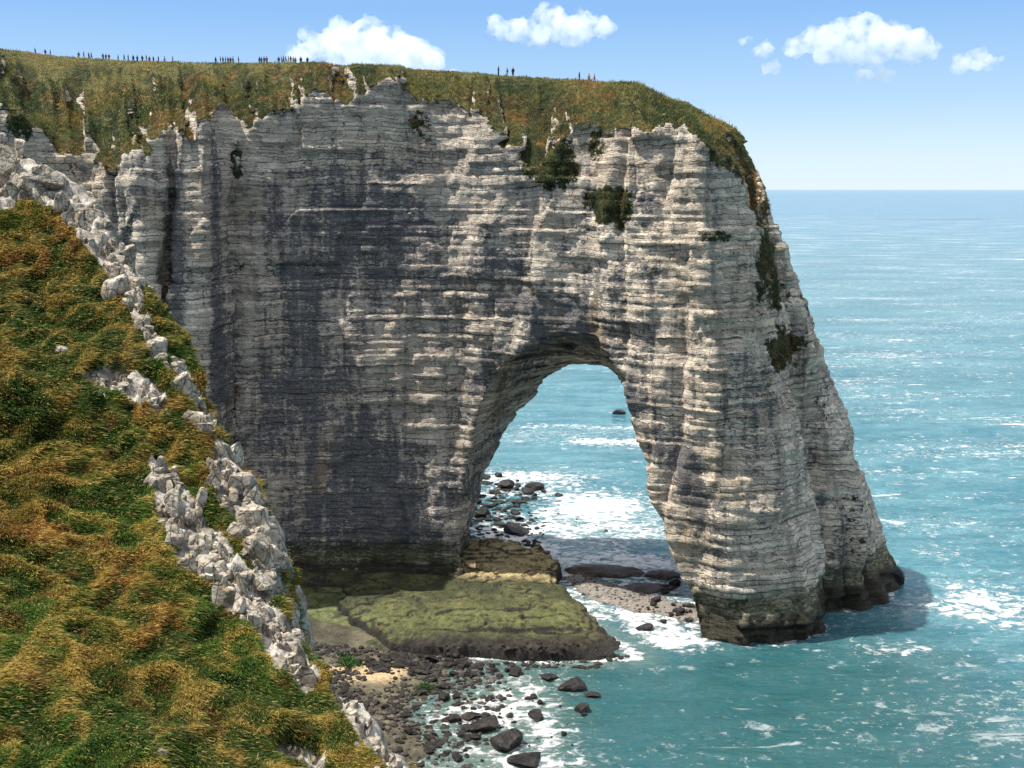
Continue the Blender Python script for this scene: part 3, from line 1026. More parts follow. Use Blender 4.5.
# --- loose pebbles and cobbles nobody could count
def pebbles(polys, lab):
    V0, T0 = ico(1)
    VV, FF, CC = [], [], []
    off = 0
    r = np.random.default_rng(77)
    for poly, n_, s0, s1, dk, lt in polys:
        xs_ = r.uniform(min(p[0] for p in poly), max(p[0] for p in poly), n_ * 2)
        ys_ = r.uniform(min(p[1] for p in poly), max(p[1] for p in poly), n_ * 2)
        cl = fbm(xs_ * .35, ys_ * .35, 0, 501, 3)
        ok = (poly_sdf(xs_, ys_, poly) < 0) & (cl > -.25 + .5 * r.random(len(xs_)) - .25)
        xs_, ys_ = xs_[ok][:n_], ys_[ok][:n_]
        zs_ = np.maximum(np.maximum(bench_h(xs_, ys_), lower_h(xs_, ys_)), np.maximum(shore_h(xs_, ys_), -.15))
        m = len(xs_)
        sz = s0 + (s1 - s0) * r.random(m) ** 3
        k = len(V0)
        jit = 1 + .35 * (r.random((m, k, 1)) - .5)
        v = V0[None] * jit * sz[:, None, None] * np.stack([r.uniform(.7, 1.3, m), r.uniform(.7, 1.3, m), r.uniform(.4, .8, m)], 1)[:, None, :]
        a = r.uniform(0, 6.28, m)
        ca, sa = np.cos(a)[:, None], np.sin(a)[:, None]
        v = np.stack([v[..., 0] * ca - v[..., 1] * sa, v[..., 0] * sa + v[..., 1] * ca, v[..., 2]], -1)
        v += np.stack([xs_, ys_, zs_ + sz * .15], 1)[:, None, :]
        VV.append(v.reshape(-1, 3))
        FF.append((T0[None] + (np.arange(m) * k)[:, None, None] + off).reshape(-1, 3))
        t = r.random((m, 1)) ** 2
        CC.append(np.repeat(np.array(dk)[None] * (1 - t) + np.array(lt)[None] * t, k, 0))
        off += m * k
    o = mesh_obj('pebbles', np.concatenate(VV), np.concatenate(FF), M_shore, smooth=False, attrs={'Col': np.concatenate(CC)})
    tag(o, lab, 'pebbles', kind='stuff')


DK, LT = (.022, .02, .018), (.20, .17, .13)
pebbles([([(-34, 160), (-10, 158), (-2, 155), (0, 146), (-2, 132), (-6, 120), (-22, 120), (-30, 140)], 4200, .08, .6, DK, (.10, .085, .07)),
         ([(-20, 158), (18, 158), (12, 153), (-18, 153)], 420, .12, .6, DK, (.05, .045, .04)),
         ([(p[0], p[1]) for p in SHINGLE], 1500, .05, .28, (.06, .055, .05), (.32, .29, .25)),
         ([(-12, 204), (4, 204), (8, 222), (2, 250), (-6, 262), (-12, 250)], 900, .15, .8, DK, (.06, .05, .045)),
         ([(-46, 188), (-10, 188), (10, 199), (-8, 200), (-46, 198)], 260, .1, .5, (.10, .08, .05), (.42, .34, .20))],
        'loose pebbles and cobbles strewn over the beach and shallows')


# --- sea
def build_sea():
    inv = np.concatenate([np.linspace(1 / 60., 1 / 2500., 620), 1 / np.geomspace(2600, 120000, 50)])
    rr = 1 / inv
    az = np.concatenate([np.linspace(-180, -36, 36, endpoint=False), np.linspace(-36, -8, 90, endpoint=False), np.linspace(-8, 32, 760, endpoint=False), np.linspace(32, 180, 40, endpoint=False)])
    A, Rr = np.meshgrid(np.radians(az), rr)
    X, Y = Rr * np.sin(A), Rr * np.cos(A)
    Z = .30 * fbm(X * .035 + Y * .01, Y * .10 - X * .02, 0, 160, 3) + .12 * fbm(X * .25, Y * .5, 0, 161, 3)
    Z = Z * sstep(900, 250, Rr)
    nc = X.shape[1]
    V = np.stack([X.ravel(), Y.ravel(), Z.ravel()], 1)
    c = len(V)
    V = np.concatenate([V, [[0, 0, 0]]])
    Q = grid_faces(len(rr), nc, True)
    x, y = V[:, 0], V[:, 1]
    near = (x > -90) & (x < 150) & (y > 90) & (y < 420)
    foam = np.zeros(len(V))
    xn, yn = x[near], y[near]
    dc = poly_sdf(xn, yn, plan_at(0))
    n1 = fbm(xn * .06, yn * .1, 0, 170, 4)
    n2 = fbm(xn * .2, yn * .3, 0, 171, 4)
    f = .62 * sstep(3.0, 0, dc + 1.5 * n2)
    sp = lambda cx, cy, rx, ry, a: a * np.exp(-((xn - cx) / rx) ** 2 - ((yn - cy) / ry) ** 2)
    f = np.maximum(f, sp(80, 180, 17, 12, .74) + .45 * n2 * (sp(78, 180, 20, 16, 1)))
    f = np.maximum(f, sp(88, 172, 18, 8, .6))
    f = np.maximum(f, sp(60, 160, 13, 5, .5))
    f = np.maximum(f, sp(84, 205, 8, 10, .45))
    # surf behind the arch
    surf = sstep(-60, -30, xn) * sstep(52, 20, xn - (yn - 200) * .10) * sstep(178, 192, yn) * sstep(300, 225, yn)
    f = np.maximum(f, surf * (.66 + .55 * n1 + .2 * n2))
    f = np.maximum(f, .80 * np.exp(-((yn - 262 - .12 * xn + 4 * n1) / 9) ** 2) * sstep(40, 5, xn))
    f = np.maximum(f, .80 * np.exp(-((yn - 300 + .2 * (xn - 30) + 6 * n1) / 7) ** 2) * sstep(8, 22, xn) * sstep(80, 50, xn))
    f = np.maximum(f, .62 * np.exp(-((yn - 322 + 8 * n1) / 6) ** 2) * sstep(-5, 5, xn) * sstep(80, 50, xn))
    # channel and cove
    db = poly_sdf(xn, yn, BENCH)
    f = np.maximum(f, .8 * sstep(2.5, 0, np.abs(db) + 1.4 * n2))
    cove = sstep(15, 3, xn + (yn - 140) * .1) * sstep(158, 150, yn + .0 * xn)
    f = np.maximum(f, cove * (.50 + .55 * n1 + .25 * n2))
    chan = sstep(9, 3, np.abs((xn - 24) + (yn - 168) * .35)) * sstep(156, 163, yn) * sstep(182, 174, yn)
    f = np.maximum(f, chan * (.8 + .3 * n2))
    foam[near] = np.clip(f, 0, 1.3)
    shal = np.zeros(len(V))
    shal[near] = np.maximum(sstep(16, -6, xn) * sstep(160, 150, yn), sstep(6, 0, db)) * (.8 + .4 * n1)
    dist = np.hypot(x, y)
    cap_glint = .45 + .55 * sstep(60, 110, x + 0 * y + (y - 200) * .1)
    cap_glint = np.where(dist > 3000, .5, cap_glint)
    green = sstep(90, 55, x) * sstep(185, 150, y) * .8
    far = sstep(350, 3000, dist) * .9
    o = mesh_obj('sea', V, Q, M_sea, attrs={'foam': foam, 'cap_glint': cap_glint, 'shallow': np.clip(shal, 0, 1), 'green': green, 'far': far})
    return tag(o, 'turquoise sea with foam and glitter reaching the horizon', 'sea', kind='structure')


build_sea()

# ------------------------------------------------------------------ the near grassy headland
CREST = [(-90, 128, 92), (-20, 148, 87), (35, 158, 84), (80, 190, 80), (115, 240, 76), (135, 285, 72), (168, 322, 69), (190, 362, 66), (204, 402, 63), (224, 448, 60),
         (250, 480, 57), (264, 520, 54), (268, 575, 50), (284, 625, 46.5), (318, 672, 43), (356, 706, 40), (385, 745, 37.5), (405, 780, 35), (440, 860, 31)]
INNER = [(0, 250, 72), (0, 400, 56), (0, 600, 39), (0, 768, 29), (0, 900, 24), (200, 768, 32), (200, 900, 27), (100, 600, 42), (100, 450, 56), (60, 320, 67), (-200, 300, 60), (-200, 500, 42),
         (-200, 768, 26), (-200, 980, 19), (380, 900, 28.5), (150, 520, 50.5), (200, 620, 43.5), (280, 720, 37.5), (130, 390, 61)]
PTS = np.array(CREST + INNER, float)


def dist_fn(px, py):
    """smooth inverse distance: 1/d interpolated with gaussian-weighted planes (thin plate)"""
    return TPS(px, py)


def make_tps(P):
    xy = P[:, :2] / 500
    n = len(P)
    r = np.linalg.norm(xy[:, None] - xy[None], axis=2)
    K = np.where(r > 0, r * r * np.log(r + 1e-12), 0) + np.eye(n) * 2e-3
    A = np.zeros((n + 3, n + 3))
    A[:n, :n] = K
    A[:n, n] = 1
    A[:n, n + 1:] = xy
    A[n:, :n] = A[:n, n:].T
    w = np.linalg.solve(A, np.concatenate([1 / P[:, 2], [0, 0, 0]]))

    def f(px, py):
        q = np.stack([np.ravel(px), np.ravel(py)], 1) / 500
        r = np.linalg.norm(q[:, None] - xy[None], axis=2)
        k = np.where(r > 0, r * r * np.log(r + 1e-12), 0)
        return (1 / (k @ w[:n] + w[n] + q @ w[n + 1:])).reshape(np.shape(px))
    return f


TPS = make_tps(PTS)


def unproj(px, py, d):
    """point at horizontal distance-like depth d (world y)"""
    return np.stack(at_y(px, py, d), -1)


def catmull(P, n):
    P = np.asarray(P, float)
    seg = np.linalg.norm(np.diff(P[:, :2], axis=0), axis=1)
    t = np.concatenate([[0], np.cumsum(seg)])
    tt = np.linspace(0, t[-1], n)
    m = np.gradient(P, t, axis=0)
    i = np.clip(np.searchsorted(t, tt, 'right') - 1, 0, len(t) - 2)
    h = (t[i + 1] - t[i])[:, None]
    u = ((tt - t[i]) / (t[i + 1] - t[i]))[:, None]
    return ((2 * u ** 3 - 3 * u ** 2 + 1) * P[i] + (u ** 3 - 2 * u ** 2 + u) * h * m[i] + (-2 * u ** 3 + 3 * u ** 2) * P[i + 1] + (u ** 3 - u ** 2) * h * m[i + 1])


NR, NCV, NB = 620, 420, 120
C = catmull(CREST, NR)
left_y = np.linspace(170, 1000, NR)
v = np.linspace(0, 1, NCV)[None, :]
Lx = np.full(NR, -230.0)
# quadratic bow so rows leave the crest heading left and down
PX = C[:, 0:1] + (Lx[:, None] - C[:, 0:1]) * v
PY = C[:, 1:2] + (left_y[:, None] - C[:, 1:2]) * v
dgrid = TPS(PX, PY)
top = unproj(PX, PY, dgrid)                     # NR x NCV x 3
crestp = top[:, 0, :]
# far side: falls away from the crest to the sea
bw = np.linspace(0, 1, NB + 1)[1:][None, :, None]
tang = np.gradient(crestp, axis=0)
tang /= np.linalg.norm(tang, axis=1, keepdims=True)
outd = np.array([.42, .91, 0.0])
drop = crestp[:, None, 2:3] + 4
fall = np.concatenate([outd[None, None, 0:1] * (bw ** .85) * drop * .34, outd[None, None, 1:2] * (bw ** .85) * drop * .34, -bw * drop], 2)
side = crestp[:, None, :] + fall
G = np.concatenate([side[:, ::-1, :], top], 1)
nr, ncl = G.shape[:2]
HV = G.reshape(-1, 3).copy()
HQ = grid_faces(nr, ncl)[:, ::-1]
HN = vnormals(HV, HQ)
if HN[:, 2].mean() < 0:
    HQ = HQ[:, ::-1]
    HN = -HN
hx, hy, hz = HV.T
isside = np.zeros((nr, ncl), bool)
isside[:, :NB] = True
isside = isside.ravel()
jj = np.tile(np.arange(ncl), nr) - NB          # columns past the crest
ii = np.repeat(np.arange(nr), ncl)
gpx = np.concatenate([np.repeat(C[:, 0:1], NB, 1), PX], 1).ravel()
gpy = np.concatenate([np.repeat(C[:, 1:2], NB, 1), PY], 1).ravel()
# where the bare limestone shows (fields in the ground's own coordinates)


def near_line(px, py, pts):
    d = np.full(px.shape, 1e9)
    for (ax, ay, aw), (bx, by, bww) in zip(pts[:-1], pts[1:]):
        ex, ey = bx - ax, by - ay
        t = np.clip(((px - ax) * ex + (py - ay) * ey) / (ex * ex + ey * ey), 0, 1)
        dd = np.hypot(px - ax - ex * t, py - ay - ey * t) / (aw + (bww - aw) * t)
        d = np.minimum(d, dd)
    return d


ROCKLINES = {
    'upper': [(-60, 160, 30), (10, 175, 34), (60, 190, 22)],
    'ridge': [(80, 205, 20), (105, 245, 19), (128, 290, 10), (142, 325, 5), (158, 350, 3), (180, 378, 9), (196, 405, 10), (206, 432, 9)],
    'patch': [(85, 382, 9), (120, 388, 13), (152, 402, 13), (160, 412, 9)],
    'flank': [(156, 468, 9), (173, 505, 19), (198, 545, 24), (225, 580, 19), (250, 612, 19), (277, 645, 20), (304, 682, 14)],
    'brow': [(218, 455, 14), (240, 490, 22), (262, 535, 18), (266, 590, 10)],
    'foot': [(330, 690, 7), (345, 705, 12), (362, 732, 14), (385, 765, 13), (400, 790, 12)],
    'base': [(285, 758, 14), (310, 765, 16)],
}
wn = fbm(hx * .45, hy * .45, hz * .45, 300, 4)
rockf = np.zeros(len(HV))
for nm, pts in ROCKLINES.items():
    rockf = np.maximum(rockf, sstep(1.25, .75, near_line(gpx, gpy, pts) + .55 * wn))
rockf = np.where(isside, .75 + wn * .6, rockf)
# relief: hummocks on turf, blocks on rock
hum = 1 - 1.7 * np.abs(fbm(hx * .80, hy * .42, hz * .80, 310, 2, .35))
tuss = .50 * hum + .20 * fbm(hx * 1.9, hy * 1.1, hz * 1.6, 311, 3)
broad = 1.0 * fbm(hx * .10, hy * .08, hz * .10, 312, 3)
edge_f = np.clip(np.abs(jj) / 26., 0, 1)
hum2 = lambda x, y, z: 1 - 1.7 * np.abs(fbm(x * .80, y * .42, z * .80, 310, 2, .35))
cells = np.stack([np.floor(hx * .9 + .5 * wn), np.floor(hy * .6 + hz * .4 + .5 * wn)])
blk = hash1(cells[0], cells[1], 320) - .5
disp = (tuss + broad * edge_f * .8) * (1 - rockf) + rockf * (.75 * blk + .55 * fbm(hx * .7, hy * .7, hz * .7, 321, 4))
disp = np.where(isside, disp + .9 * fbm(hx * .2, hy * .2, hz * .2, 322, 3) * np.clip(-jj / 20., 0, 1), disp)
step = sstep(4, 11, gpy - np.interp(gpx, [-50, 20, 100, 170], [380, 392, 402, 470])) * sstep(170, 120, gpx) * sstep(60, 20, gpy - np.interp(gpx, [-50, 20, 100, 170], [380, 392, 402, 470]))
disp = disp + .9 * step
HV2 = HV + HN * disp[:, None]
HN2 = vnormals(HV2, HQ)


def turf_colour(x, y, z, seed=0):
    """patchwork of green, olive, straw and rust turf"""
    a = fbm(x * .22, y * .16, z * .22, 330, 4)
    b = fbm(x * .55 + z * .4, y * .30, z * .6, 331, 4)
    c0 = np.tile(np.array([.085, .095, .018]), (len(x), 1))
    c = lerp3(c0, (.18, .13, .030), sstep(-.05, .35, a + .4 * b))
    c = lerp3(c, (.21, .10, .028), sstep(.08, .42, fbm(x * .3, y * .25, z * .3, 333, 4) + .3 * b) * .85)
    c = lerp3(c, (.040, .095, .014), sstep(.05, .38, fbm(x * .35, y * .22, z * .35, 334, 4) - .25 * a) * .9)
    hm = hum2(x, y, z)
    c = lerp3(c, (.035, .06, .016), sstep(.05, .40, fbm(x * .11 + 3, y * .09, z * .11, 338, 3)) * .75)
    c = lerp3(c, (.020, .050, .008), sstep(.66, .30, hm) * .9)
    c = lerp3(c, (.34, .23, .065), sstep(.74, .96, hm + .15 * b) * .55)
    c = lerp3(c, (.10, .045, .015), sstep(.25, .5, fbm(x * .9, y * .6, z * .9, 336, 3)) * .6)
    return c


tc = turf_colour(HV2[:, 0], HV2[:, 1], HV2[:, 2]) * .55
rc = lerp3((.22, .195, .16), (.44, .41, .36), sstep(-.4, .4, fbm(hx * 1.5, hy * 1.5, hz * 1.5, 340, 3)))
rc = lerp3(rc, (.10, .09, .07), sstep(.1, .4, fbm(hx * 3, hy * 3, hz * 3, 341, 2)) * .7)
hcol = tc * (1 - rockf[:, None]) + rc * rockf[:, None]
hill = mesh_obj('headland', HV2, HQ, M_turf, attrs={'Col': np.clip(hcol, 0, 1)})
tag(hill, 'steep near headland of rust and green turf with pale rock breaking through', 'hillside', kind='structure')

# blades of grass on the turf
tri_c = HV2[HQ].mean(1)
fa = .5 * np.linalg.norm(np.cross(HV2[HQ[:, 2]] - HV2[HQ[:, 0]], HV2[HQ[:, 3]] - HV2[HQ[:, 1]]), axis=1)
frock = rockf[HQ].mean(1)
fj = jj[HQ].mean(1)
dcam = np.linalg.norm(tri_c - np.array([0, 0, 70.]), axis=1)
wgt = fa * sstep(.72, .35, frock) * (fj > -14) * (gpx[HQ[:, 0]] > -120) * (gpy[HQ[:, 0]] < 900) / dcam ** 1.3
wgt[fj < 0] *= .6
wgt /= wgt.sum()
NBL = 420000
fi = rng.choice(len(HQ), NBL, p=wgt)
uv = rng.random((NBL, 2))
q = HV2[HQ[fi]]
base = (q[:, 0] * ((1 - uv[:, 0]) * (1 - uv[:, 1]))[:, None] + q[:, 1] * (uv[:, 0] * (1 - uv[:, 1]))[:, None]
        + q[:, 2] * (uv[:, 0] * uv[:, 1])[:, None] + q[:, 3] * ((1 - uv[:, 0]) * uv[:, 1])[:, None])
nrm = HN2[HQ[fi, 0]]
clump = fbm(base[:, 0] * 1.1, base[:, 1] * .8, base[:, 2] * 1.1, 350, 3)
L = (.12 + .17 * rng.random(NBL)) * (1 + .9 * clump) * np.clip(dcam[fi] / 45, .75, 1.5)
wd = rng.uniform(.010, .020, NBL) * np.clip(dcam[fi] / 35, .8, 2.2)
lean_a = 2.2 * vnoise(base[:, 0] * .5, base[:, 1] * .4, base[:, 2] * .5, 351) + .5 * rng.normal(size=NBL)
down = np.stack([np.cos(lean_a - .35), np.sin(lean_a - .35) * .6 - .25, -.45 + 0 * lean_a], 1)
dirv = nrm * .75 + np.array([0, 0, .55]) + rng.normal(size=(NBL, 3)) * .22
mid = base + dirv * (L * .5)[:, None] + down * (L * .22)[:, None]
tip = base + dirv * (L * .72)[:, None] + down * (L * .85)[:, None]
base = base - nrm * .05
tocam = np.array([0, 0, 70.]) - base
sidev = np.cross(dirv + down, rng.normal(size=(NBL, 3)))
sidev /= np.linalg.norm(sidev, axis=1, keepdims=True)
wv = sidev * wd[:, None]
BV = np.stack([base - wv, base + wv, mid + wv * .8, mid - wv * .8, tip + wv * .15, tip - wv * .15], 1).reshape(-1, 3)
k0 = np.arange(NBL) * 6
BF = np.concatenate([np.stack([k0, k0 + 1, k0 + 2, k0 + 3], 1), np.stack([k0 + 3, k0 + 2, k0 + 4, k0 + 5], 1)])
bc = turf_colour(base[:, 0], base[:, 1], base[:, 2]) * (1.22 * rng.uniform(.45, 1.55, NBL))[:, None] * np.array([1.06, 1.04, .9])
bc = lerp3(bc, (.42, .30, .10), (rng.random(NBL) < .13) * .75)
BC = np.repeat(bc, 6, 0)
grass = mesh_obj('hillside_grass', BV, BF, M_blade, smooth=True, attrs={'Col': np.clip(BC, 0, 1)})
tag(grass, 'windswept rust and green grass covering the near headland', 'grass', kind='stuff')

# limestone outcrops: jointed blocks breaking through the turf, one mesh each
OUT = {
    'upper': ('jagged pale crag crowning the near headland at the left edge', 60, 1.3, 3.4),
    'ridge': ('narrow spine of white rocks along the upper crest of the headland', 120, .6, 1.9),
    'patch': ('broken pale rock band in the middle of the turf slope', 55, .35, .9),
    'flank': ('long diagonal belt of pale stones down the headland flank', 190, .35, 1.5),
    'brow': ('sheer pale rock face along the outer brow of the headland', 80, .5, 2.0),
    'foot': ('pale rocks on the headland edge just above the cove', 34, .35, .85),
    'base': ('cluster of pale rocks in the grass at the bottom edge', 14, .3, .6),
}
bvh_hill = BVHTree.FromPolygons([tuple(p) for p in HV2[::1].tolist()], HQ.tolist())
CAM = Vector((0, 0, CAMH))


def hit(bvh, px, py):
    a, y, dz = ray(px, py)
    d = Vector((float(a), float(y), float(dz))).normalized()
    loc, nor, idx, dist = bvh.ray_cast(CAM, d)
    return loc, nor


for oi, (nm, (lab, cnt, s0, s1)) in enumerate(OUT.items()):
    pts = ROCKLINES[nm]
    r = random.Random(900 + oi)
    VV, FF, off, SP_ = [], [], 0, []
    seglen = [math.hypot(b[0] - a[0], b[1] - a[1]) for a, b in zip(pts[:-1], pts[1:])]
    for k in range(cnt):
        i = r.choices(range(len(seglen)), seglen)[0]
        t = r.random()
        a, b = pts[i], pts[i + 1]
        wpx = a[2] + (b[2] - a[2]) * t
        px = a[0] + (b[0] - a[0]) * t + r.uniform(-.9, .9) * wpx
        py = a[1] + (b[1] - a[1]) * t + r.uniform(-.9, .9) * wpx
        loc, nor = hit(bvh_hill, px, py)
        if loc is None or loc.y > 110:
            continue
        s = s0 * .5 + (s1 - s0) * .5 * r.random() ** 1.6
        V, T = angular_rock(1000 * oi + k, ICO3 if s > .4 else ICO2, 13, 1.0, .06, .38, .72)
        V = V * np.array([s * r.uniform(.5, 1.15), s * r.uniform(.6, 1.2), s * r.uniform(.8, 2.0)])
        tl = r.uniform(-.35, .35)
        V = np.stack([V[:, 0] * math.cos(tl) + V[:, 2] * math.sin(tl), V[:, 1], -V[:, 0] * math.sin(tl) + V[:, 2] * math.cos(tl)], 1)
        V = rotz(V, r.gauss(.5, .5))
        VV.append(V + np.array(loc) - np.array(nor) * s * .05)
        FF.append(T)
    # blocks that touch form the outcrop; stray ones are stones of their own
    bb = [(v.min(0), v.max(0)) for v in VV]
    par = list(range(len(VV)))

    def find(a):
        while par[a] != a:
            a = par[a]
        return a
    for a in range(len(VV)):
        for b in range(a):
            if np.all(np.minimum(bb[a][1], bb[b][1]) - np.maximum(bb[a][0], bb[b][0]) > .12 * np.minimum(bb[a][1] - bb[a][0], bb[b][1] - bb[b][0])):
                par[find(a)] = find(b)
    comps = {}
    for a in range(len(VV)):
        comps.setdefault(find(a), []).append(a)
    for ci_, c_ in enumerate(sorted(comps.values(), key=len, reverse=True)):
        vs, fs, off = [], [], 0
        for a in c_:
            vs.append(VV[a])
            fs.append(FF[a] + off)
            off += len(VV[a])
        big_ = ci_ == 0
        o = mesh_obj('rock_outcrop' if big_ else 'stone', np.concatenate(vs), np.concatenate(fs), M_crag, smooth=False)
        if big_:
            tag(o, lab, 'rock outcrop', 'limestone outcrops on the headland')
        else:
            tag(o, 'loose pale block lying in the turf beside the ' + {'upper': 'top left crag', 'ridge': 'upper crest rocks', 'patch': 'mid-slope rock band', 'flank': 'long diagonal rock belt', 'brow': 'outer brow rock face', 'foot': 'rocks above the cove', 'base': 'bottom edge rock cluster'}[nm], 'stone', 'loose blocks beside the ' + nm + ' outcrop')

for px, py, s, lab in ((55, 187, 2.3, 'large tilted pale slab perched on the upper crag'), (161, 754, .22, 'small white stone alone in the grass near the bottom edge'),
                       (63, 352, .45, 'single pale stone in the middle of the upper turf')):
    loc, nor = hit(bvh_hill, px, py)
    V, T = angular_rock(int(px), ICO4, 10, .45 if s > 1 else .8, .05)
    o = mesh_obj('stone', V * s, T, M_crag, smooth=False)
    o.location = loc + nor * s * .3
    o.rotation_euler = (.1, .35, .5)
    tag(o, lab, 'stone', 'loose stones on the headland')


# tufts on the cliff top and on the overgrown ledges
gq = GRASSF[0][CQ].mean(1)
cc_ = CV[CQ].mean(1)
ar = .5 * np.linalg.norm(np.cross(CV[CQ[:, 2]] - CV[CQ[:, 0]], CV[CQ[:, 3]] - CV[CQ[:, 1]]), axis=1)
wt_ = ar * sstep(.45, .75, gq) * (cc_[:, 2] > 20) * (cc_[:, 1] < 245) / cc_[:, 1] * np.where(cc_[:, 1] > 205, .6, 1)
wt_ /= wt_.sum()
NT2 = 130000
fi = rng.choice(len(CQ), NT2, p=wt_)
q = CV[CQ[fi]]
uv = rng.random((NT2, 2))
tb = (q[:, 0] * ((1 - uv[:, 0]) * (1 - uv[:, 1]))[:, None] + q[:, 1] * (uv[:, 0] * (1 - uv[:, 1]))[:, None]
      + q[:, 2] * (uv[:, 0] * uv[:, 1])[:, None] + q[:, 3] * ((1 - uv[:, 0]) * uv[:, 1])[:, None])
tn = np.cross(q[:, 2] - q[:, 0], q[:, 3] - q[:, 1])
tn /= np.maximum(np.linalg.norm(tn, axis=1, keepdims=True), 1e-9)
cl = fbm(tb[:, 0] * .5, tb[:, 1] * .5, tb[:, 2] * .5, 601, 3)
TL = (.16 + .24 * rng.random(NT2)) * (1 + 1.0 * cl) * np.where(tb[:, 1] > 200, .7, 1)
td = tn * .8 + np.array([0, 0, .5]) + rng.normal(size=(NT2, 3)) * .45
ts = np.cross(td, rng.normal(size=(NT2, 3)))
ts /= np.maximum(np.linalg.norm(ts, axis=1, keepdims=True), 1e-9)
ts *= rng.uniform(.03, .07, NT2)[:, None]
tb = tb - tn * .05
t1 = tb + td * TL[:, None] * .6
t2 = t1 + td * TL[:, None] * .3 + np.array([.1, 0, -.15]) * TL[:, None]
TV = np.stack([tb - ts, tb + ts, t1 + ts * .8, t1 - ts * .8, t2 + ts * .2, t2 - ts * .2], 1).reshape(-1, 3)
k0 = np.arange(NT2) * 6
TF2 = np.concatenate([np.stack([k0, k0 + 1, k0 + 2, k0 + 3], 1), np.stack([k0 + 3, k0 + 2, k0 + 4, k0 + 5], 1)])
n1_ = fbm(tb[:, 0] * .12, tb[:, 1] * .12, tb[:, 2] * .06, 611, 4)
n2_ = fbm(tb[:, 0] * .16, tb[:, 1] * .12, tb[:, 2] * .07, 612, 4)
tcol = lerp3((.055, .075, .025), (.16, .145, .045), sstep(-.15, .25, n1_ + .3 * cl))
tcol = lerp3(tcol, (.21, .115, .042), sstep(.08, .34, n2_) * .75)
tcol = lerp3(tcol, (.03, .045, .018), sstep(-.02, -.3, n2_ + .5 * cl) * .8)
ppx_ = 512 + FOC * tb[:, 0] / tb[:, 1]
tcol = lerp3(tcol, (.085, .075, .035), sstep(80, 72, tb[:, 2]) * .6)
tcol = tcol * rng.uniform(.7, 1.9, (NT2, 1))
o = mesh_obj('clifftop_grass', TV, TF2, M_blade, attrs={'Col': np.repeat(tcol, 6, 0)})
tag(o, 'rough olive and rust grass fringing the top and ledges of the great cliff', 'grass', kind='stuff')


# leafy plants near the beach
def shrub(px, py, size, lab, z=None, n=500, c=(.05, .11, .025)):
    P = at_z(px, py, 0)
    for _ in range(4):
        P = at_z(px, py, max(ground_z(P[0], P[1]), 0))
    r = np.random.default_rng(int(px))
    b = r.normal(size=(n, 3)) * np.array([size * .5, size * .4, size * .3])
    b[:, 2] = np.abs(b[:, 2]) + .05
    b += .25 * size * r.normal(size=(9, 3))[r.integers(0, 9, n)] * np.array([1, 1, .3])
    u = r.normal(size=(n, 3))
    u /= np.linalg.norm(u, axis=1, keepdims=True)
    w_ = np.cross(u, r.normal(size=(n, 3)))
    w_ /= np.linalg.norm(w_, axis=1, keepdims=True)
    ls = size * .13
    V = np.stack([b, b + u * ls + w_ * ls * .4, b + u * ls * 2, b + u * ls - w_ * ls * .4], 1).reshape(-1, 3)
    Q = np.arange(n * 4).reshape(-1, 4)
    cc = np.repeat(np.array(c)[None, :] * r.uniform(.5, 1.7, (n, 1)), 4, 0)
    o = mesh_obj('shrub', V, Q, M_blade, attrs={'Col': cc})
    o.location = (P[0], P[1], P[2])
    tag(o, lab, 'shrub', 'shrubs above the cove')


shrub(347, 664, 1.6, 'bright green bush on the slope beside the black boulders')
shrub(424, 690, 1.3, 'dark green bush between the sand patch and the shallows', c=(.03, .08, .02))


# ------------------------------------------------------------------ people on the cliff top
def capsules_field(G, caps, infl=0.0, k=.03):
    F = None
    for (a, b, ra, rb) in caps:
        a, b = np.array(a, float), np.array(b, float)
        ab = b - a
        t = np.clip(((G - a) @ ab) / max(ab @ ab, 1e-9), 0, 1)
        d = np.linalg.norm(G - a - t[..., None] * ab, axis=-1) - (ra + (rb - ra) * t) - infl
        if F is None:
            F = d
        else:
            h = np.clip(.5 + .5 * (F - d) / k, 0, 1)
            F = F * (1 - h) + d * h - k * h * (1 - h)
    return F


def cap_mesh(caps, infl=0.0, cell=.032):
    P = np.array([c[0] for c in caps] + [c[1] for c in caps])
    lo, hi = P.min(0) - .22, P.max(0) + .22
    n = np.ceil((hi - lo) / cell).astype(int)
    g = np.stack(np.meshgrid(*[lo[i] + cell * np.arange(n[i]) for i in range(3)], indexing='ij'), -1)
    return surface_nets(capsules_field(g, caps, infl), lo, (cell,) * 3)


